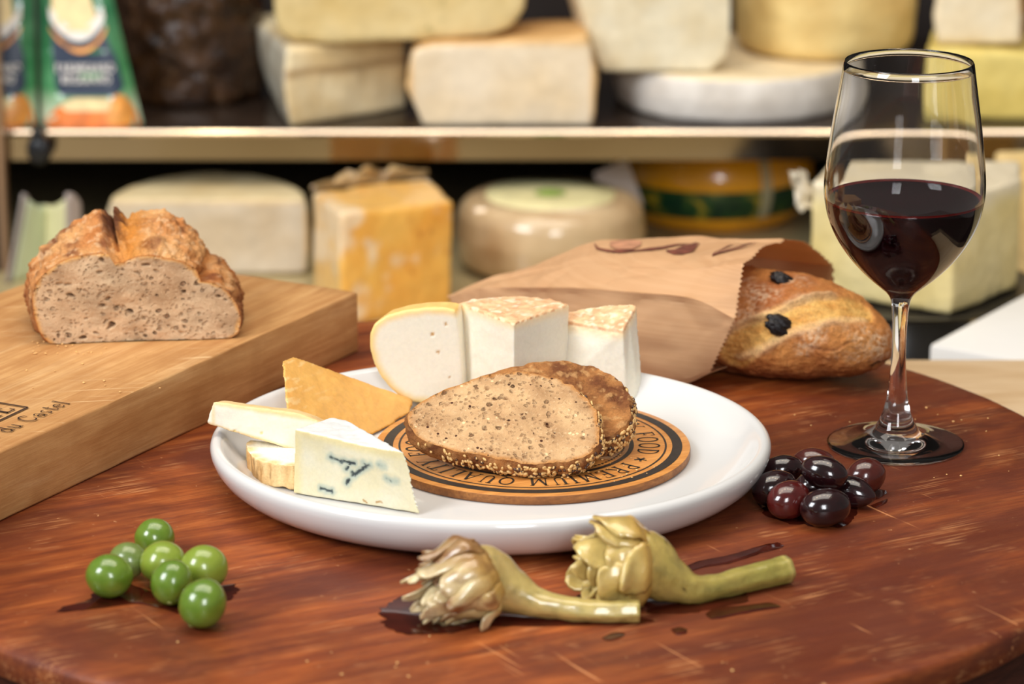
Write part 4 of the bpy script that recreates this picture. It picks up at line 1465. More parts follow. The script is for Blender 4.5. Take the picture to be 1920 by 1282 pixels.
olive('dark_olive', 1546, 886, .0215, .0135, .0092, (1, -.35, -.22), BO[0], 'black olive lying on top of the dark heap', gb)
olive('dark_olive', 1622, 895, .0098, .0120, .0102, (.85, .35, .25), BO[2], 'brownish red olive at the right of the dark heap', gb)
olive('dark_olive', 1452, 917, .0098, .0135, .0100, (1, .55, .15), BO[0], 'dark olive at the left touching the plate', gb)
olive('dark_olive', 1479, 939, .0104, .0132, .0106, (1, .75, .12), BO[1], 'reddish olive in the front row of the dark heap', gb, point=0.05)
olive('dark_olive', 1547, 953, .0104, .0142, .0106, (1, .25, .06), BO[0], 'purple black olive lying foremost in the dark heap', gb)
olive('dark_olive', 1598, 922, .0090, .0142, .0088, (.9, -.55, -.10), BO[0], 'pointed black olive between the heap and the brownish one', gb, point=0.35)
olive('dark_olive', 1530, 912, .0098, .0125, .0095, (1, .5, 0), BO[0], 'black olive buried under the top one of the heap', gb)

# ================================================================== artichokes
ARTI = painted('artichoke_flesh', 0.28, 0.5, 260, 0.86, [(300, 0.0004)], (0.3, 0.003), Coat_Weight=0.7, Coat_Roughness=0.08)


def artichoke(name, stem_pts, stem_r, head, axis, rad, length, seed, tone, label, layers, top_brown, twist):
    rnd = random.Random(seed)
    a = np.array(axis, float); a /= np.linalg.norm(a)
    b = np.cross([0, 0, 1.0], a); b /= np.linalg.norm(b)
    c = np.cross(a, b)
    root = thing(name, (head[0], head[1], 0), label, 'artichoke', 'marinated artichokes at the table front')
    P = spl(stem_pts, 60); R_ = np.interp(np.linspace(0, 1, 60), np.linspace(0, 1, len(stem_r)), stem_r)
    R_ = np.convolve(np.r_[[R_[0]] * 4, R_, [R_[-1]] * 4], np.ones(9) / 9, 'valid')
    v, f = tube(P, R_, 48)
    nst = 46
    w, cs_ = [], []
    for i, p in enumerate(v):
        t = i // 48 / 59
        k = i % 48
        rib = 0.00025 * math.cos(k * PI / 4 + 3 * t) * (1 - t)
        ctr = P[i // 48]
        n = (p - ctr) / (np.linalg.norm(p - ctr) + 1e-9)
        q = p + n * (rib + 0.0006 * FB(p, 110) + 0.0012 * t * FB(p, 60))
        q[2] = max(q[2], 0.0005)
        w.append(q)
        col_ = lerp(tone[0], tone[1], clamp(t * 1.2 + 0.25 * FB(p, 70)))
        col_ = lerp(col_, L(120, 112, 58), 0.35 * sstep(0.25, 0.6, FB((p[0], p[1] * 1, p[2]), 160)))
        if VO(p, 230)[0] < 0.07: col_ = L(70, 56, 30)
        if t < 0.02: col_ = lerp(col_, L(196, 178, 104), 0.6)
        cs_.append(col_)
    f1 = f[:nst * 48]
    mk('stem', w[:(nst + 1) * 48], f1 + [tuple(range(48))], ARTI, root, cols=np.array(cs_)[:(nst + 1) * 48])
    hb = nst * 48
    mk('heart', w[hb:], [tuple(q - hb for q in ff) for ff in f[nst * 48:-2]] + [tuple(range(len(w) - 48 - hb, len(w) - hb))], ARTI, root, cols=np.array(cs_)[hb:])
    for (n_l, r_s, r_e, l0, l1, wd, brown, curl) in layers:
        off = rnd.uniform(0, 6)
        for k in range(n_l):
            ph = off + 2 * PI * k / n_l + rnd.uniform(-.2, .2)
            ln_ = length * rnd.uniform(l0, l1)
            tw = rnd.uniform(-1, 1) * twist; cu_ = curl * rnd.uniform(0.3, 1.3); wv = rnd.uniform(0, 6)
            rs = rad * r_s * rnd.uniform(.93, 1.05); re = rad * r_e * rnd.uniform(.6, 1.35)
            nr_, nw_ = 15, 11
            vv, cc = [], []
            w_leaf = rad * wd * rnd.uniform(.8, 1.15)
            br = brown * rnd.uniform(0.4, 1.3)
            for i in range(nr_):
                t = i / (nr_ - 1)
                rho = lerp(rs * (0.72 + 0.28 * sstep(0, 0.3, t)), re, sstep(0.3, 1.0, t)) + cu_ * rad * max(t - 0.65, 0) ** 1.5
                half_w = w_leaf * (0.55 + 0.75 * math.sin(PI * min(t * 0.62 + 0.2, 1))) * (1 if t < 0.84 else max(0.30, math.sqrt(max(0, 1 - ((t - 0.84) / 0.165) ** 2)))) * (1 + 0.12 * N1((t * 3 + ph, wv, 0), 2.5))
                phi = ph + tw * t * 0.6
                rd = b * math.cos(phi) + c * math.sin(phi); tg = -b * math.sin(phi) + c * math.cos(phi)
                for j in range(nw_):
                    s = j / (nw_ - 1) * 2 - 1
                    cup = -0.32 * half_w * s * s
                    fr_ = 0.10 * half_w * math.sin(5 * t + wv + 2.5 * s) * t
                    p = head + a * (ln_ * (t - 0.12)) + rd * (rho + cup + fr_ + 0.0008) + tg * (half_w * s)
                    p = p + np.array([N1(p, 70), N1((p[1], p[2], p[0]), 70), N1((p[2], p[0], p[1]), 70)]) * 0.0036 * t
                    if p[2] < 0.0008: p[2] = 0.0008 + 0.0006 * rnd.random()
                    col_ = lerp(tone[1], tone[2], clamp(t * 0.9 + 0.5 * FB(p, 80)))
                    col_ = lerp(col_, L(196, 142, 52), 0.55 * sstep(0.6, 0.1, t))  # yellow flesh at the base, with amber shade between leaves painted in
                    col_ = lerp(col_, tone[3], clamp(br * (sstep(0.55, 1.0, t) * 0.7 + 0.8 * sstep(0.0, 0.5, FB((p[0] + 2, p[1], p[2]), 90)))))
                    col_ = lerp(col_, tone[3], 0.75 * top_brown * sstep(0.026, 0.040, p[2] + 0.004 * N1(p, 90)))
                    vv.append(p); cc.append(col_)
            o = mk('leaf', vv, grid_faces(nr_, nw_), ARTI, root, cols=np.array(cc))
            md = o.modifiers.new('thickness', 'SOLIDIFY'); md.thickness = 0.0014; md.offset = 0
    return root


h1 = U(868, 1092, 0.0195)
artichoke('artichoke', [U(1199, 1146, .0058), U(1140, 1146, .0058), U(1070, 1142, .0064), U(1010, 1130, .0088), U(965, 1110, .0130), U(925, 1092, .0175), U(890, 1088, .0195), U(858, 1098, .018)],
          [.0054, .0055, .0056, .0070, .0110, .0165, .0188, .0130], h1 + np.array([0.010, 0.004, 0.003]), (-0.86, -0.34, -0.36), 0.0225, 0.042, 11,
          [L(186, 168, 98), L(196, 170, 106), L(228, 210, 164), L(132, 86, 48)], 'browned marinated artichoke in front, its stem pointing right',
          [(10, 1.0, .80, .45, .85, .20, .8, .35), (13, .90, .62, .6, 1.0, .16, .6, .3), (12, .70, .50, .75, 1.12, .14, .4, .3), (8, .38, .3, .8, 1.2, .13, .2, .3)], 1.0, 1.3)
h2 = U(1165, 1060, 0.0205)
artichoke('artichoke', [U(1477, 1067, .0068), U(1420, 1080, .0066), U(1350, 1098, .0066), U(1298, 1103, .0080), U(1255, 1085, .0135), U(1222, 1066, .0185), U(1190, 1056, .0212), U(1160, 1058, .021)],
          [.0072, .0070, .0062, .0072, .0118, .0170, .0190, .0135], h2 + np.array([0.010, 0.003, 0.001]), (-0.95, -0.22, -0.02), 0.0230, 0.041, 23,
          [L(148, 140, 66), L(194, 166, 92), L(214, 190, 116), L(168, 126, 66)], 'pale yellow marinated artichoke behind the browned one, its leaves opening left',
          [(6, 1.0, .92, .45, .80, .46, .25, .35), (7, .86, .74, .6, 1.02, .38, .2, .5), (7, .62, .50, .75, 1.08, .32, .15, .6), (4, .25, .25, .8, 1.1, .22, .1, .4)], 0.15, 0.5)

# ================================================================== oil puddles and crumbs
m = Mt('dark_oil', 0.06, 0.3)
m.base(m.ramp(m.noise(60, 3), [(0.3, L(44, 14, 8)), (0.7, L(74, 26, 15))]))
OIL = m.m


def puddle(px, label, hgt=0.0007, n=96):
    P = np.array([U(x, y)[:2] for x, y in px])
    P = np.vstack([P, P[:1]])
    Q = spl(P, n + 1)[:-1]
    c = Q.mean(0)
    vs_ = []
    R_ = 8
    for i in range(R_):
        t = (i + 0.001) / (R_ - 1)
        for k in range(n):
            q = c + (Q[k] - c) * t
            e = 1 + (0.10 * noise.noise(Vector((q[0] * 160, q[1] * 160, 0))) + 0.05 * noise.noise(Vector((q[0] * 420, q[1] * 420, 4)))) * t
            q = c + (q - c) * e
            vs_.append((q[0], q[1], 0.0002 + hgt * (1 - t ** 6)))
    f_ = grid_faces(R_, n, True) + [tuple(range(n))]
    return tag(mk('oil_puddle', vs_, f_, OIL), label, 'oil', 'dark oil puddles on the table')


puddle([(712, 1140), (735, 1128), (762, 1118), (840, 1130), (930, 1150), (990, 1152), (1100, 1160), (1205, 1158), (1208, 1168), (1100, 1172), (1000, 1174), (900, 1176), (850, 1186), (780, 1190), (738, 1184), (722, 1170)], 'long dark oil puddle under the front artichoke')
puddle([(1075, 1122), (1120, 1108), (1250, 1118), (1330, 1122), (1395, 1112), (1400, 1128), (1350, 1138), (1300, 1148), (1220, 1150), (1205, 1135), (1130, 1132)], 'dark oil puddle under the pale artichoke')
puddle([(1275, 1066), (1310, 1052), (1370, 1040), (1430, 1022), (1462, 1018), (1466, 1026), (1420, 1040), (1370, 1056), (1320, 1064), (1290, 1072)], 'thin oil streak running behind the pale artichoke stem', 0.0004)
puddle([(1258, 1180), (1272, 1176), (1288, 1180), (1286, 1188), (1268, 1190)], 'small round oil drop in front of the pale artichoke', 0.0006, 40)
puddle([(1128, 1196), (1150, 1186), (1172, 1188), (1160, 1198), (1140, 1202)], 'small oil smear in front of the stem tip', 0.0003, 40)
puddle([(1320, 1150), (1350, 1138), (1385, 1136), (1440, 1130), (1462, 1138), (1420, 1146), (1390, 1152), (1340, 1160)], 'glistening oil patch right of the pale artichoke', 0.0004, 60)
puddle([(180, 1098), (230, 1092), (280, 1108), (340, 1120), (430, 1096), (452, 1108), (420, 1128), (350, 1150), (300, 1140), (250, 1132), (190, 1140), (110, 1148), (120, 1138), (170, 1122)], 'dark wet patch under the green olives', 0.0003)
puddle([(1420, 900), (1500, 880), (1600, 900), (1660, 918), (1655, 930), (1610, 948), (1590, 985), (1500, 985), (1430, 960)], 'dark wet patch under the dark olives', 0.0003)
puddle([(1632, 948), (1650, 940), (1664, 936), (1660, 944), (1642, 952)], 'tiny dark drop at the right of the dark olives', 0.0003, 40)

rnd = random.Random(5)
vs, fs = [], []
bs = bmesh.new(); bmesh.ops.create_icosphere(bs, subdivisions=1, radius=1.0); cv, cf = bm_arrays(bs); bs.free()
spots = [(rnd.uniform(1420, 1900), rnd.uniform(770, 900), 0.0) for _ in range(30)] + [(rnd.uniform(60, 200), rnd.uniform(640, 665), BT) for _ in range(26)] + [(rnd.uniform(20, 300), rnd.uniform(660, 740), BT) for _ in range(10)] + [(rnd.uniform(200, 1700), rnd.uniform(1180, 1270), 0.0) for _ in range(16)] + [(rnd.uniform(1030, 1240), rnd.uniform(850, 905), DZ1) for _ in range(34)] + [(1695, 780, 0.0), (1737, 765, 0), (1780, 728, -0.04), (195, 715, BT)]
CRUMBS = plain('crumb_bits', L(226, 176, 112), 0.8, nscale=300)
for zz, lab in ((0.0, 'tiny pale bread crumbs scattered over the reddish table top'), (BT, 'tiny bread crumbs lying on the oak board before the half loaf'), (DZ1, 'tiny bread crumbs on the printed wooden disc before the slices')):
    vs, fs = [], []
    for x, y, z in spots:
        if z != zz: continue
        c = U(x, y, z)
        if z == 0 and math.hypot(c[0] - TC[0], c[1] - TC[1]) > TR - 0.01: continue
        if z == DZ1 and not 0.03 < math.hypot(c[0] - DC[0], c[1] - DC[1]) < DR - 0.003: continue
        if z == 0 and math.hypot(c[0] - GC[0], c[1] - GC[1]) < 0.044: continue
        r = rnd.uniform(0.0003, 0.0009)
        zo = c[2] + r * 0.5
        b0 = len(vs)
        vs += [(c[0] + q[0] * r * rnd.uniform(.7, 1.5), c[1] + q[1] * r * rnd.uniform(.7, 1.5), zo + q[2] * r * 0.6) for q in cv]
        fs += [tuple(i + b0 for i in q) for q in cf]

    tag(mk('bread_crumbs', vs, fs, CRUMBS), lab, 'crumbs', kind='stuff')

# ================================================================== cheeses on the shelves
BGC = painted('shelf_cheese', 0.5, 0.4, 90, 0.9, [(120, 0.0006)])
BGW = painted('wrapped_cheese', 0.28, 0.5, 60, 0.92, [(45, 0.0012)], Coat_Weight=0.8, Coat_Roughness=0.08)


def two(ca, cb, s=30):
    return lambda p, n: lerp(ca, cb, clamp(0.5 + 0.9 * FB(p, s)))


def bgsolid(name, bm, colfn, label, mat=None, voxel=0.0035, smooth=3, disp=0.0012, ds=25):
    return tag(solid(name, bm, mat or BGC, colfn, voxel=voxel, smooth=smooth, disp=lambda p, n: disp * FB(p, ds)), label, 'cheese')


def wheel(c, r, h, sh, n=80, bulge=0.002):
    pr = [(0, h), (r - sh, h)] + [(r - sh + sh * math.sin(a), h - sh + sh * math.cos(a)) for a in np.linspace(0.2, PI / 2, 6)] + [(r + bulge, h * 0.5)] + [(r - sh + sh * math.sin(a), sh + sh * math.cos(a)) for a in np.linspace(PI / 2, PI - 0.2, 6)] + [(r - sh, 0), (0, 0)]
    v, f = lathe(pr, n, c)
    bm = bmesh.new()
    vv = [bm.verts.new(q) for q in v]
    for q in f:
        try: bm.faces.new([vv[i] for i in q])
        except ValueError: pass
    bmesh.ops.recalc_face_normals(bm, faces=bm.faces)
    return bm


def block(px, Yf, depth, zbot, skew=(0, 0), shrink=1.0):
    """cut face outline in pixels at depth Yf, extruded backwards"""
    fr_ = []
    for x, y in px:
        p = V(x, y, Yf)
        p[2] = max(p[2], zbot)
        fr_.append(p)
    c = np.mean(fr_, 0)
    bk_ = [np.array([c[0] + (p[0] - c[0]) * shrink + skew[0], Yf + depth, p[2] + skew[1] if p[2] > zbot + 0.012 else zbot]) for p in fr_]
    return prism(fr_, bk_)


WH, WH2 = L(243, 232, 204), L(228, 206, 164)
UZ = SZ + 0.0004
# --- upper shelf
def colAw(p, n):
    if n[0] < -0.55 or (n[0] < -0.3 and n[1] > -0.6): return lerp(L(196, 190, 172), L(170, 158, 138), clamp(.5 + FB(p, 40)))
    c = two(L(242, 226, 188), L(226, 200, 150), 22)(p, n)
    z = (p[2] - SZ)
    return lerp(L(176, 146, 104), c, sstep(0.001, 0.006, abs(z - 0.048 - 0.004 * N1(p, 30))))
f0 = [U(545, 240, UZ), U(762, 205, UZ)]
zt = float(V(535, 92, f0[0][1])[2])
bl = U(482, 175, UZ)
tpA = [np.r_[f0[0][:2] + [-.003, 0], zt], np.r_[f0[1][:2], zt], np.r_[(f0[1] + [-.02, .05, 0])[:2], zt], np.r_[(bl + [0.006, .03, 0])[:2], zt], np.r_[(bl + [-.004, 0, 0])[:2], zt - .004]]
btA = [f0[0], f0[1], np.r_[(f0[1] + [-.02, .05, 0])[:2], UZ], np.r_[(bl + [0.02, .03, 0])[:2], UZ], np.r_[(bl + [.012, 0, 0])[:2], UZ]]
mdA = [lerp(a, b, .5) + ([-.004, -.001, 0] if k in (0, 3, 4) else [0, 0, 0]) for k, (a, b) in enumerate(zip(tpA, btA))]
bm = hull(tpA + btA + mdA)
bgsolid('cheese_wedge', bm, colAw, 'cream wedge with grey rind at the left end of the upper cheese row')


def colBw(p, n):
    e = min(abs(p[2] - zB), abs(p[0] - xB0), abs(p[0] - xB1))
    c = two(L(238, 222, 196), L(232, 210, 174), 18)(p, n)
    c = lerp(L(230, 188, 128), c, sstep(0.001, 0.008, e))
    return L(216, 172, 112) if n[2] > .6 else c
pB = [(793, 237), (1115, 206), (1120, 150), (1100, 64), (800, 84), (772, 96), (760, 165)]
YB = float(U(793, 237, UZ)[1])
zB = float(V(900, 75, YB)[2]); xB0 = float(V(765, 165, YB)[0]); xB1 = float(V(1118, 150, YB)[0])
bgsolid('cheese_block', block([(793, 240), (950, 240), (1112, 240), (1121, 150), (1102, 66), (800, 84), (772, 98), (760, 165)], YB, 0.085, UZ), colBw, 'large cream cheese block at the middle of the upper shelf')


def colCw(p, n):
    c = two(L(226, 204, 150), L(212, 184, 120), 20)(p, n)
    return lerp(c, L(150, 140, 88), 0.7 * sstep(0.17, 0.08, VO(p, 60)[0]))
zC = zt + 0.002
pC = [(512, 30), (520, 62), (548, 82), (610, 86), (760, 80), (920, 70), (960, 55), (985, 20), (990, -30), (975, -80), (900, -95), (600, -90), (530, -75), (510, -20)]
fr_ = [V(x, y, YB + 0.012) for x, y in pC]
bgsolid('speckled_cheese', prism(fr_, [p + np.array([0.0, 0.10, 0.012]) for p in fr_]), colCw, 'yellow speckled cheese lying across the two cream cheeses at the top', smooth=8)

zE = float(V(1300, 112, 1.10)[2])
YE = float(U(1380, 236, UZ)[1])
cE = np.array([float(V(1375, 200, YE + .11)[0]), YE + 0.113, UZ])
hE = float(V(1380, 150, YE)[2]) - UZ
bgsolid('brie_wheel', wheel(cE, 0.110, hE, 0.006), lambda p, n: two(L(232, 226, 218), L(212, 204, 194), 30)(p, n) if n[2] < .6 else two(L(246, 230, 196), L(236, 214, 172), 25)(p, n), 'flat white rinded wheel on the upper shelf behind the glass')
zD = UZ + hE + 0.0006
YD = YE + 0.03
def colDw(p, n):
    if n[0] > 0.5: return two(L(214, 196, 164), L(240, 232, 214), 40)(p, n)
    return two(L(236, 226, 198), L(222, 204, 164), 25)(p, n)
pD = [(1130, 138), (1335, 142), (1368, 100), (1372, 0), (1360, -70), (1110, -70), (1080, -10), (1100, 60)]
fr_ = [V(x, y, YD) for x, y in pD]
fr_ = [np.r_[p[:2], max(p[2], zD)] for p in fr_]
bgsolid('cheese_wedge', prism(fr_, [p + np.array([-0.01, 0.05, 0]) for p in fr_]), colDw, 'white cheese wedge standing on the flat white wheel')
zDt = max(p[2] for p in fr_)
cG = V(1120, -60, YD + .03)
bgsolid('orange_cheese', wheel(np.array([float(V(1120, 0, YD + .06)[0]), YD + 0.06, zDt + 0.001]), 0.07, 0.05, 0.01), two(L(238, 158, 52), L(222, 138, 38), 20), 'orange wheel on the standing white wedge, its underside just in view')
rF = 0.083
cF = np.array([float(V(1550, 60, YE + .13)[0]), YE + 0.150, zD])
# a post-like wheel standing on the brie
bgsolid('yellow_cheese_drum', wheel(cF, rF, 0.085, 0.014), two(L(238, 212, 146), L(222, 190, 122), 26), 'tall yellow wheel behind the glass, resting on the flat white wheel')
YI = float(U(1800, 226, UZ)[1])
bmI = block([(1740, 226), (1960, 226), (2010, 226), (2010, 105), (1760, 92), (1736, 100)], YI, 0.11, UZ, (0.02, 0))
bgsolid('cheese_block', bmI, two(L(240, 220, 136), L(226, 200, 108), 18), 'yellow cheese block at the right end of the upper shelf')
zI = float(V(1760, 92, YI)[2]) + 0.001
def colHw(p, n):
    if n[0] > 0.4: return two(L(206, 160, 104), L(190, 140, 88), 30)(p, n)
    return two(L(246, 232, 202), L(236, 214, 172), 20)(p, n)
fr_ = [V(x, y, YI + .012) for x, y in [(1756, 95), (1885, 116), (1915, 90), (1918, 10), (1905, -40), (1760, -40), (1748, 30)]]
fr_ = [np.r_[p[:2], max(p[2], zI + 0.0005)] for p in fr_]
fr_[0][2] = fr_[1][2] = fr_[2][2] = zI + 0.0005
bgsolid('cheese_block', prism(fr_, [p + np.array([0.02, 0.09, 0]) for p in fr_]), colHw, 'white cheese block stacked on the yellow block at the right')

# dark crusted wheel
def colK(p, n):
    c = lerp(L(74, 48, 26), L(40, 24, 15), clamp(.5 + FB(p, 45)))
    return lerp(c, L(150, 116, 84), 0.7 * sstep(0.2, 0.08, VO((p[0], p[1], p[2] * 1.3), 75)[0]))
YKd = float(U(360, 205, UZ)[1])
v0, v1 = V(218, 100, YKd + .06), V(492, 100, YKd + .06)
rK = (v1[0] - v0[0]) / 2
DK = painted('dark_rind', 0.25, 0.5, 120, 0.7, [(140, 0.0015)])
bgsolid('dark_cheese_wheel', wheel(np.array([(v0[0] + v1[0]) / 2, YKd + rK, UZ]), rK, 0.115, 0.008), colK, 'dark brown glossy drum on the upper shelf beside the green packs', mat=DK, disp=0.003, ds=60)
bgsolid('orange_cheese', wheel(np.array([(v0[0] + v1[0]) / 2 - 0.015, YKd + rK, UZ + 0.1165]), rK * 0.85, 0.03, 0.008), two(L(214, 122, 60), L(190, 96, 44), 20), 'orange round lying on top of the dark brown drum')

# green printed packs
GRN = [L(46, 120, 74), L(150, 190, 150)]
PK_NAVY = plain('pack_navy', L(22, 40, 66), 0.4); PK_WHITE = plain('pack_white', L(236, 230, 224), 0.5)
PK_GOLD = plain('pack_gold', L(226, 150, 70), 0.4, nscale=70, amt=0.4); PK_ORANGE = plain('pack_orange', L(224, 120, 46), 0.4, nscale=60, amt=0.35); PK_CREAM = plain('pack_cream', L(244, 214, 160), 0.5, nscale=60, amt=0.2)
m = Mt('pack_green_film', 0.22, 0.5)
sep = m.n('ShaderNodeSeparateXYZ'); tcn = m.n('ShaderNodeTexCoord'); m.nt.links.new(tcn.outputs['Object'], sep.inputs[0])
m.base(m.mix(m.ramp(m.noise(30, 3), [(0.4, 0.0), (0.7, 0.35)]), m.ramp(sep.outputs[2], [(0.012, L(206, 220, 190)), (0.035, L(66, 140, 88)), (0.09, L(36, 104, 66))]), L(120, 176, 130)))
m.set(Coat_Weight=0.7, Coat_Roughness=0.1)
PKG = m.m


def pack(x0, x1, label, mirror=False):
    yb = 250
    Yp = float(U((x0 + x1) / 2, 244, UZ)[1]) + 0.002
    A = V(x0, 244, Yp); B = V(x1, 244, Yp)
    w = B[0] - A[0]
    h = 0.125
    root = thing('cheese_pack', ((A[0] + B[0]) / 2, Yp + 0.025, UZ), label, 'packet')
    nx, nz = 20, 26
    def pt(s, t, back):
        nar = w * (1 - 0.30 * t)                         # narrows upward from the left
        x = B[0] - nar * (1 - s) if mirror else A[0] + nar * s
        th_ = 0.026 * math.sqrt(max(0, 1 - (2 * s - 1) ** 4)) * (1 - 0.75 * t)
        y = Yp + 0.026 + (th_ if back else -th_) + 0.012 * t + 0.002 * N1((x, t, 1.0), 20)
        return np.array([x, y, UZ + h * t])
    vs_ = [pt(i / nx, j / nz, False) for j in range(nz + 1) for i in range(nx + 1)]
    b0 = len(vs_)
    vs_ += [pt(i / nx, j / nz, True) for j in range(nz + 1) for i in range(nx + 1)]
    f_ = grid_faces(nz + 1, nx + 1) + [q[::-1] for q in grid_faces(nz + 1, nx + 1, off=b0)]
    for j in range(nz):
        for i in (0, nx):
            a_, b_ = j * (nx + 1) + i, (j + 1) * (nx + 1) + i
            f_.append((a_, b_, b_ + b0, a_ + b0))
    for i in range(nx):
        f_.append((i, i + 1, i + 1 + b0, i + b0)); k_ = nz * (nx + 1); f_.append((k_ + i, k_ + i + 1, k_ + i + 1 + b0, k_ + i + b0))
    root_, root = root, mk('film', vs_, f_, PKG, root)
    def dec(s, t, off=0.0012): return pt(s, t, False) + np.array([0, -off, 0])
    def quad(name, rows_, mat, off=0.0012):
        vv = []
        for t, s0_, s1_ in rows_:
            for i in range(9): vv.append(dec(lerp(s0_, s1_, i / 8), t, off))
        mk(name, vv, grid_faces(len(rows_), 9), mat, root)
    quad('pasta_print', [(.01, .12, .99), (.05, .07, .985), (.1, .12, .98), (.15, .2, .96), (.2, .32, .9)], PK_ORANGE)
    quad('pasta_highlight', [(.13, .3, .72), (.16, .25, .80), (.19, .28, .80), (.22, .4, .72)], PK_CREAM, .0018)
    quad('cheese_print', [(.03, .72, .93), (.09, .68, .96), (.15, .74, .97), (.21, .78, .93), (.24, .82, .9)], PK_GOLD, .0018)
    quad('navy_panel', [(.235, .28, .80), (.26, .22, .88), (.3, .2, .92), (.5, .18, .90), (.62, .18, .84), (.74, .18, .80)], PK_NAVY)
    arcw = [(lerp(.16, .86, i / 16), .56 + .10 * (2 * i / 16 - 1) ** 2 * 1.6) for i in range(17)]
    for nm, mat, dt, ww in (('gold_arc', PK_GOLD, -.03, .03), ('white_arc', PK_WHITE, .05, .09)):
        vv = []
        for s, t in arcw: vv += [dec(s, t + dt, .0018), dec(s, t + dt + ww, .0018)]
        mk(nm, vv, grid_faces(17, 2), mat, root)
    quad('portrait_panel', [(.68, .34, .66), (.72, .26, .74), (.8, .2, .76), (.9, .2, .72), (.99, .2, .68)], PK_CREAM, .0016)
    for word_, t_, sw in (('PARMIGIANO', .40, .66), ('REGGIANO', .325, .54)):
        vv, ff = [], []
        tot_ = sum(GL[ch][0] + .1 for ch in word_)
        xx = 0.0
        for ch in word_:
            for pts_, w_ in GL[ch][1]:
                ribbon(pts_, w_ * 1.5, lambda a, b: dec(.54 - sw / 2 + sw * (xx + a) / tot_, t_ + .055 * b, .002), vv, ff)
            xx += GL[ch][0] + .1
        mk('lettering', vv, ff, PK_WHITE, root, smooth=False)
    return root_


pack(70, 262, 'green film pack with navy panel and white lettering on the upper shelf')
pack(-130, 62, 'green film pack cut off by the picture edge at the far left', True)

# --- lower shelf
BZ = LZ + 0.0004
def colJ(p, n):
    if n[1] < -0.75: return lerp(L(226, 186, 120), two(L(214, 200, 178), L(204, 184, 154), 20)(p, n), sstep(0.001, 0.006, min(zJ - p[2], xJ - p[0])))
    return two(L(222, 204, 162), L(210, 186, 138), 26)(p, n)
YJ = float(U(560, 516, BZ)[1])
zJ = float(V(400, 372, YJ)[2]); xJ = float(V(580, 440, YJ)[0])
cx = float(V(390, 400, YJ)[0]); rJ = xJ - cx
pts = []
for k in range(33):
    a = PI * k / 32
    r_ = rJ
    for z_, q in ((BZ, .965), (BZ + .02, 1.0), (zJ - .012, 1.0), (zJ, .955)):
        pts.append((cx + r_ * q * math.cos(a), YJ + 0.105 * q * math.sin(a), z_))
bgsolid('half_cheese_wheel', hull(pts), colJ, 'pale half wheel of cheese with its cut face forward, behind the loaf')

# orange block in film
kp = [U(640, 612, BZ), U(848, 578, BZ), U(805, 536, BZ), U(588, 566, BZ)]
kz = float(V(640, 400, kp[0][1])[2])
top = [np.r_[kp[0][:2], kz], np.r_[(kp[1] + [.001, 0, 0])[:2], kz - .004], np.r_[kp[2][:2], kz + .001], np.r_[(kp[3] + [.0, 0, 0])[:2], kz]]
def colO(p, n):
    c = two(L(248, 190, 92), L(238, 166, 66), 24)(p, n)
    if n[2] > .6: c = L(242, 188, 100)
    if n[0] < -.4: c = lerp(c, L(244, 202, 128), .6)
    c = lerp(c, L(196, 116, 36), .7 * sstep(.2, .08, VO(p, 55)[0]))
    return lerp(c, L(246, 226, 196), .7 * sstep(.25, .55, FB((p[0] + 3, p[1], p[2]), 24)))
ORW = painted('filmed_orange', 0.3, 0.5, 60, 0.92, [(70, 0.0012)], (0.2, 0.006), Coat_Weight=0.8, Coat_Roughness=0.06)
kb = thing('orange_cheese_block', tuple(kp[0]), 'orange cheese block in crinkled clear film, left of the waxed wheel', 'cheese')
solid('paste', hull(kp + top), ORW, colO, kb, voxel=0.003, smooth=3, disp=lambda p, n: 0.0012 * FB(p, 30))
FILM = plain('clear_film', (1, 1, 1), 0.08, Alpha=0.25)
vs_ = []
for j in range(9):
    for i in range(17):
        s, t = i / 16, j / 8
        p = lerp(top[3], top[2], s) + np.array([0, -.004, 0.0015])
        vs_.append(p + np.array([0.01 * N1((s * 3, t * 2, 0), 2), 0.012 * N1((s * 4, t * 3, 5), 2), 0.014 * t * (0.35 + max(0, math.sin(PI * s)) * (0.6 + 0.8 * N1((s * 5, 0, 0), 1.5)))]))
mk('film_tuck', vs_, grid_faces(9, 17), plain('film_tuck', L(214, 176, 120), 0.2, Coat_Weight=1.0, Alpha=0.7), kb)

# waxed wheel with label
YLc = float(U(1030, 548, BZ)[1])
a0 = V(848, 430, YLc + .08); a1 = V(1216, 430, YLc + .08)
rL = (a1[0] - a0[0]) / 2
hL = float(V(1030, 410, YLc)[2]) - BZ
lw = thing('waxed_cheese_wheel', ((a0[0] + a1[0]) / 2, YLc + rL, BZ), 'shiny pale waxed cheese wheel with a pale paper label on top', 'cheese')
cL = np.array([(a0[0] + a1[0]) / 2, YLc + rL, BZ])
solid('wax_body', wheel(cL, rL - .004, hL, 0.020), BGW, two(L(206, 178, 138), L(192, 158, 116), 22), lw, voxel=0.003, smooth=3, disp=lambda p, n: 0.0005 * FB(p, 30))
v, f = lathe([(0, hL + .0012), (rL * .40, hL + .0012), (rL * .66, hL + .0012), (rL * .665, hL - .001)], 64, cL)
plb = mk('paper_label', v, f, plain('label_paper', L(222, 212, 160), 0.4, nscale=30, amt=0.15), lw)
v, f = lathe([(0, hL + .0016), (rL * .16, hL + .0016)], 48, cL)
mk('label_emblem', v, f, plain('label_green', L(150, 178, 84), 0.4, nscale=60, amt=0.5), plb)

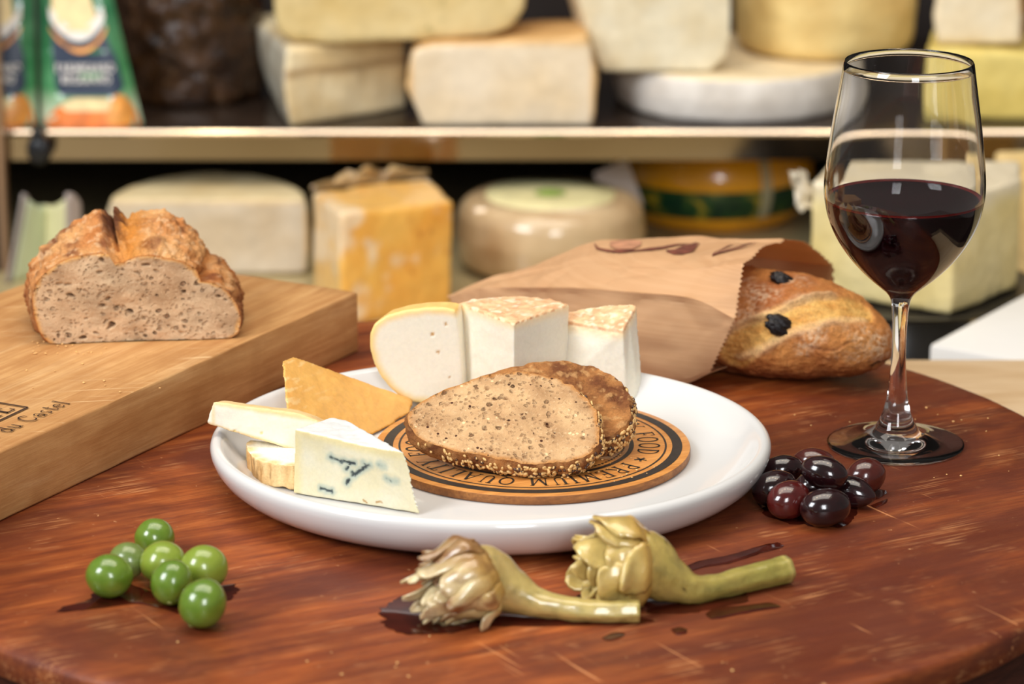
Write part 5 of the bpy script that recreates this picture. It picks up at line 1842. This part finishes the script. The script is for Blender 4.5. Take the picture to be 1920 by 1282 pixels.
# orange wheel with green band
YM = float(U(1340, 448, BZ)[1])
m0 = V(1150, 400, YM + .06); m1 = V(1530, 400, YM + .06)
rM = (m1[0] - m0[0]) / 2
cM = np.array([(m0[0] + m1[0]) / 2, YM + rM, BZ])
hM = zb - 0.004 - BZ
mw = thing('banded_orange_cheese', tuple(cM), 'orange waxed wheel with a dark green band under the steel shelf edge', 'cheese')
def prM(t): return rM * (0.80 + 0.20 * math.sin(PI * clamp(t) ** .9))
v, f = lathe([(0, 0)] + [(prM(t), hM * t) for t in np.linspace(0, 1, 16)] + [(0, hM)], 80, cM)
mk('wax_body', v, f, plain('orange_wax', L(242, 166, 28), 0.25, nscale=12, amt=0.15, Coat_Weight=0.6), mw)
GB = Mt('green_band', 0.3); gn = GB.noise(46, 3)
GB.base(GB.ramp(gn, [(0.40, L(18, 52, 34)), (0.56, L(40, 78, 36)), (0.68, L(176, 150, 40))]))
tb0 = (float(V(1340, 416, YM)[2]) - BZ) / hM; tb1 = (float(V(1340, 362, YM)[2]) - BZ) / hM
v, f = lathe([(prM(t) + .0008, hM * t) for t in np.linspace(tb0, tb1, 8)], 80, cM)
mk('green_band', v, f, GB.m, mw)
vs_ = []
for t in np.linspace(tb0, tb1 + .35, 8):
    for k in range(6):
        a = -PI / 2 + 0.42 + 0.025 * k
        r_ = prM(t) + .0016
        vs_.append((cM[0] + r_ * math.cos(a), cM[1] + r_ * math.sin(a), BZ + hM * t))
mk('film_seam', vs_, grid_faces(8, 6), plain('film_seam', L(214, 206, 170), 0.25, Alpha=0.6), mw)
# small price card leaning by the orange wheel
c0 = V(1160, 330, YM - .01)
bm = bmesh.new(); add_box(bm, (c0[0], c0[1], c0[2] - 0.012), (0.034, 0.0012, 0.046), Matrix.Rotation(-.35, 4, 'Y') @ Matrix.Rotation(.3, 4, 'Z'))
pc = thing('price_card', (c0[0], c0[1], BZ), 'pale card on a dark stand between waxed wheel and orange wheel', 'card')
bmo('card', bm, plain('card_paper', L(206, 190, 180), 0.5), pc, smooth=False)
v, f = tube([(c0[0], c0[1] + .002, BZ), (c0[0], c0[1] + .003, c0[2] - .03)], [.003, .002], 12)
mk('stand', v, f, plain('card_stand', L(40, 36, 34), 0.4), pc)
v, f = lathe([(0, 0), (.012, 0), (.011, .003), (.003, .005), (0, .005)], 24, (c0[0], c0[1] + .002, BZ))
mk('foot', v, f, plain('card_foot', L(40, 36, 34), 0.4), pc)

# pale folded paper at the left
fp = thing('folded_paper', tuple(V(90, 470, 0.93)), 'pale greenish folded paper standing at the far left below the clip', 'paper')
zf = BZ
YF = 0.94
def leafs(x0, x1, xt0, xt1, ytop0, ytop1, dY0, dY1):
    vs_ = []
    for j in range(12):
        for i in range(12):
            s, t = i / 11, j / 11
            top_ = V(lerp(xt0, xt1, s), lerp(ytop0, ytop1, s) + 6 * math.sin(PI * s), YF + lerp(dY0, dY1, s))
            bot_ = V(lerp(x0, x1, s), 560, YF + lerp(dY0, dY1, s)); bot_[2] = zf
            vs_.append(lerp(bot_, top_, t))
    return vs_
for a_, col_, nm in (((20, 82, 48, 86, 372, 383, .0, .03), L(196, 206, 176), 'panel'), ((82, 130, 86, 126, 383, 374, .03, .0), L(222, 218, 170), 'panel')):
    o = mk(nm, leafs(*a_), grid_faces(12, 12), plain('folded_' + nm, col_, 0.5, nscale=14, amt=0.1), fp)
    md = o.modifiers.new('t', 'SOLIDIFY'); md.thickness = 0.004
for x0, x1, c_ in ((36, 50, L(150, 140, 136)), (126, 152, L(172, 158, 152))):
    vs_ = []
    for j in range(14):
        for i in range(8):
            s, t = i / 7, j / 13
            top_ = V(lerp(x0, x1, s) + (0 if x0 > 60 else 4), 362 + 34 * (s - .25) ** 2, YF - .006 + .012 * s); bot_ = V(lerp(x0, x1, s) - (24 if x0 < 60 else -6), 560, YF - .006 + .012 * s); bot_[2] = zf
            vs_.append(lerp(bot_, top_, t))
    o = mk('grey_cover', vs_, grid_faces(14, 8), plain('cover', c_, 0.5), fp)
    md = o.modifiers.new('t', 'SOLIDIFY'); md.thickness = 0.003

# scale with wrapped cheese, white slab
YT = 0.61
TZt = float(V(1740, 584, YT - .03)[2])
tc_ = np.array([float(V(1705, 575, YT + .03)[0]), YT + .045, 0])
sc = thing('round_stand', (tc_[0], tc_[1], BZ), 'black round tray on a foot carrying the wrapped cheese at right', 'stand')
BLK = plain('black_tray', L(30, 27, 26), 0.3, nscale=20, amt=0.3)
v, f = lathe([(0, TZt - .006), (.088, TZt - .006), (.100, TZt - .002), (.103, TZt + .0015), (.100, TZt + .002), (.095, TZt), (0, TZt)], 96, (tc_[0], tc_[1], 0))
mk('tray', v, f, BLK, sc, angle=50)
v, f = lathe([(0, BZ), (.082, BZ), (.084, BZ + .004), (.078, BZ + .020), (.066, BZ + .034), (.060, TZt - .014), (.070, TZt - .0062), (0, TZt - .0062)], 64, (tc_[0] - .012, tc_[1], 0))
mk('foot', v, f, BLK, sc, angle=50)
nz0 = TZt + .0006
nf = [V(1782, 584, YT - .045), V(1518, 560, YT + .02), V(1555, 540, YT + .10), V(1900, 560, YT + .09), V(1905, 560, YT + .03)]
nzt = float(V(1780, 378, YT - .045)[2])
def colN(p, n):
    c = two(L(238, 220, 162), L(228, 206, 140), 20)(p, n)
    e = nzt - p[2]
    return lerp(L(240, 226, 196), c, sstep(.0, .02, e + .006 * N1(p, 40)))
WR = painted('wrapped_cream', 0.3, 0.5, 60, 0.92, [(60, 0.002)], Coat_Weight=0.6, Coat_Roughness=0.1)
wc = thing('wrapped_cheese', (nf[0][0], nf[0][1] + .05, nz0), 'pale yellow cheese block in film standing on the black round tray', 'cheese')
solid('paste', hull([np.r_[p[:2], nz0] for p in nf] + [np.r_[p[:2], nzt] for p in nf]), WR, colN, wc, voxel=0.003, smooth=3, disp=lambda p, n: 0.0014 * FB(p, 28))
vs_ = []
pt0 = np.r_[nf[1][:2], nzt]
for j in range(9):
    for i in range(9):
        s, t = i / 8, j / 8
        q = pt0 + np.array([-.004 + .020 * (s - .3) * (1 - .4 * t), .004 + .01 * s, -.024 + .030 * t])
        vs_.append(q + np.array([.006 * N1((s * 3, t * 3, 1), 2) - .010 * t, .006 * N1((s * 3, t * 3, 4), 2), .006 * N1((s * 3, t * 3, 8), 2)]))
mk('film_twist', vs_, grid_faces(9, 9), plain('film_twist', L(226, 214, 190), 0.25, Coat_Weight=0.8), wc)
# neighbour at the very edge
YR = 0.80
fr_ = [V(1890, 560, YR), V(2010, 560, YR), V(2010, 322, YR), V(1894, 330, YR)]
fr_[0][2] = fr_[1][2] = BZ
bgsolid('cheese_block', prism(fr_, [p + np.array([.0, .09, 0]) for p in fr_]), two(L(236, 206, 146), L(222, 186, 118), 20), 'tan cheese block at the right picture edge behind the tray')
# white slab
w0 = U(1742, 645, -0.06); w1 = U(1925, 548, -0.06)
dv = (w1 - w0); dv[2] = 0; dv /= np.linalg.norm(dv); dn = np.array([dv[1], -dv[0], 0])
w0 = w0 - dv * .0
cn = w0 + dv * .14 + dn * .085
bm = bmesh.new(); add_box(bm, (cn[0], cn[1], (-0.06 + BZ) / 2), (.28, .17, -0.06 - BZ), Matrix.Rotation(math.atan2(dv[1], dv[0]), 4, 'Z'), bevel=.003)
tag(bmo('white_box', bm, plain('white_marble', L(232, 229, 224), 0.35, nscale=8, amt=0.04), angle=40), 'plain white box behind the pale counter at the right', 'box')
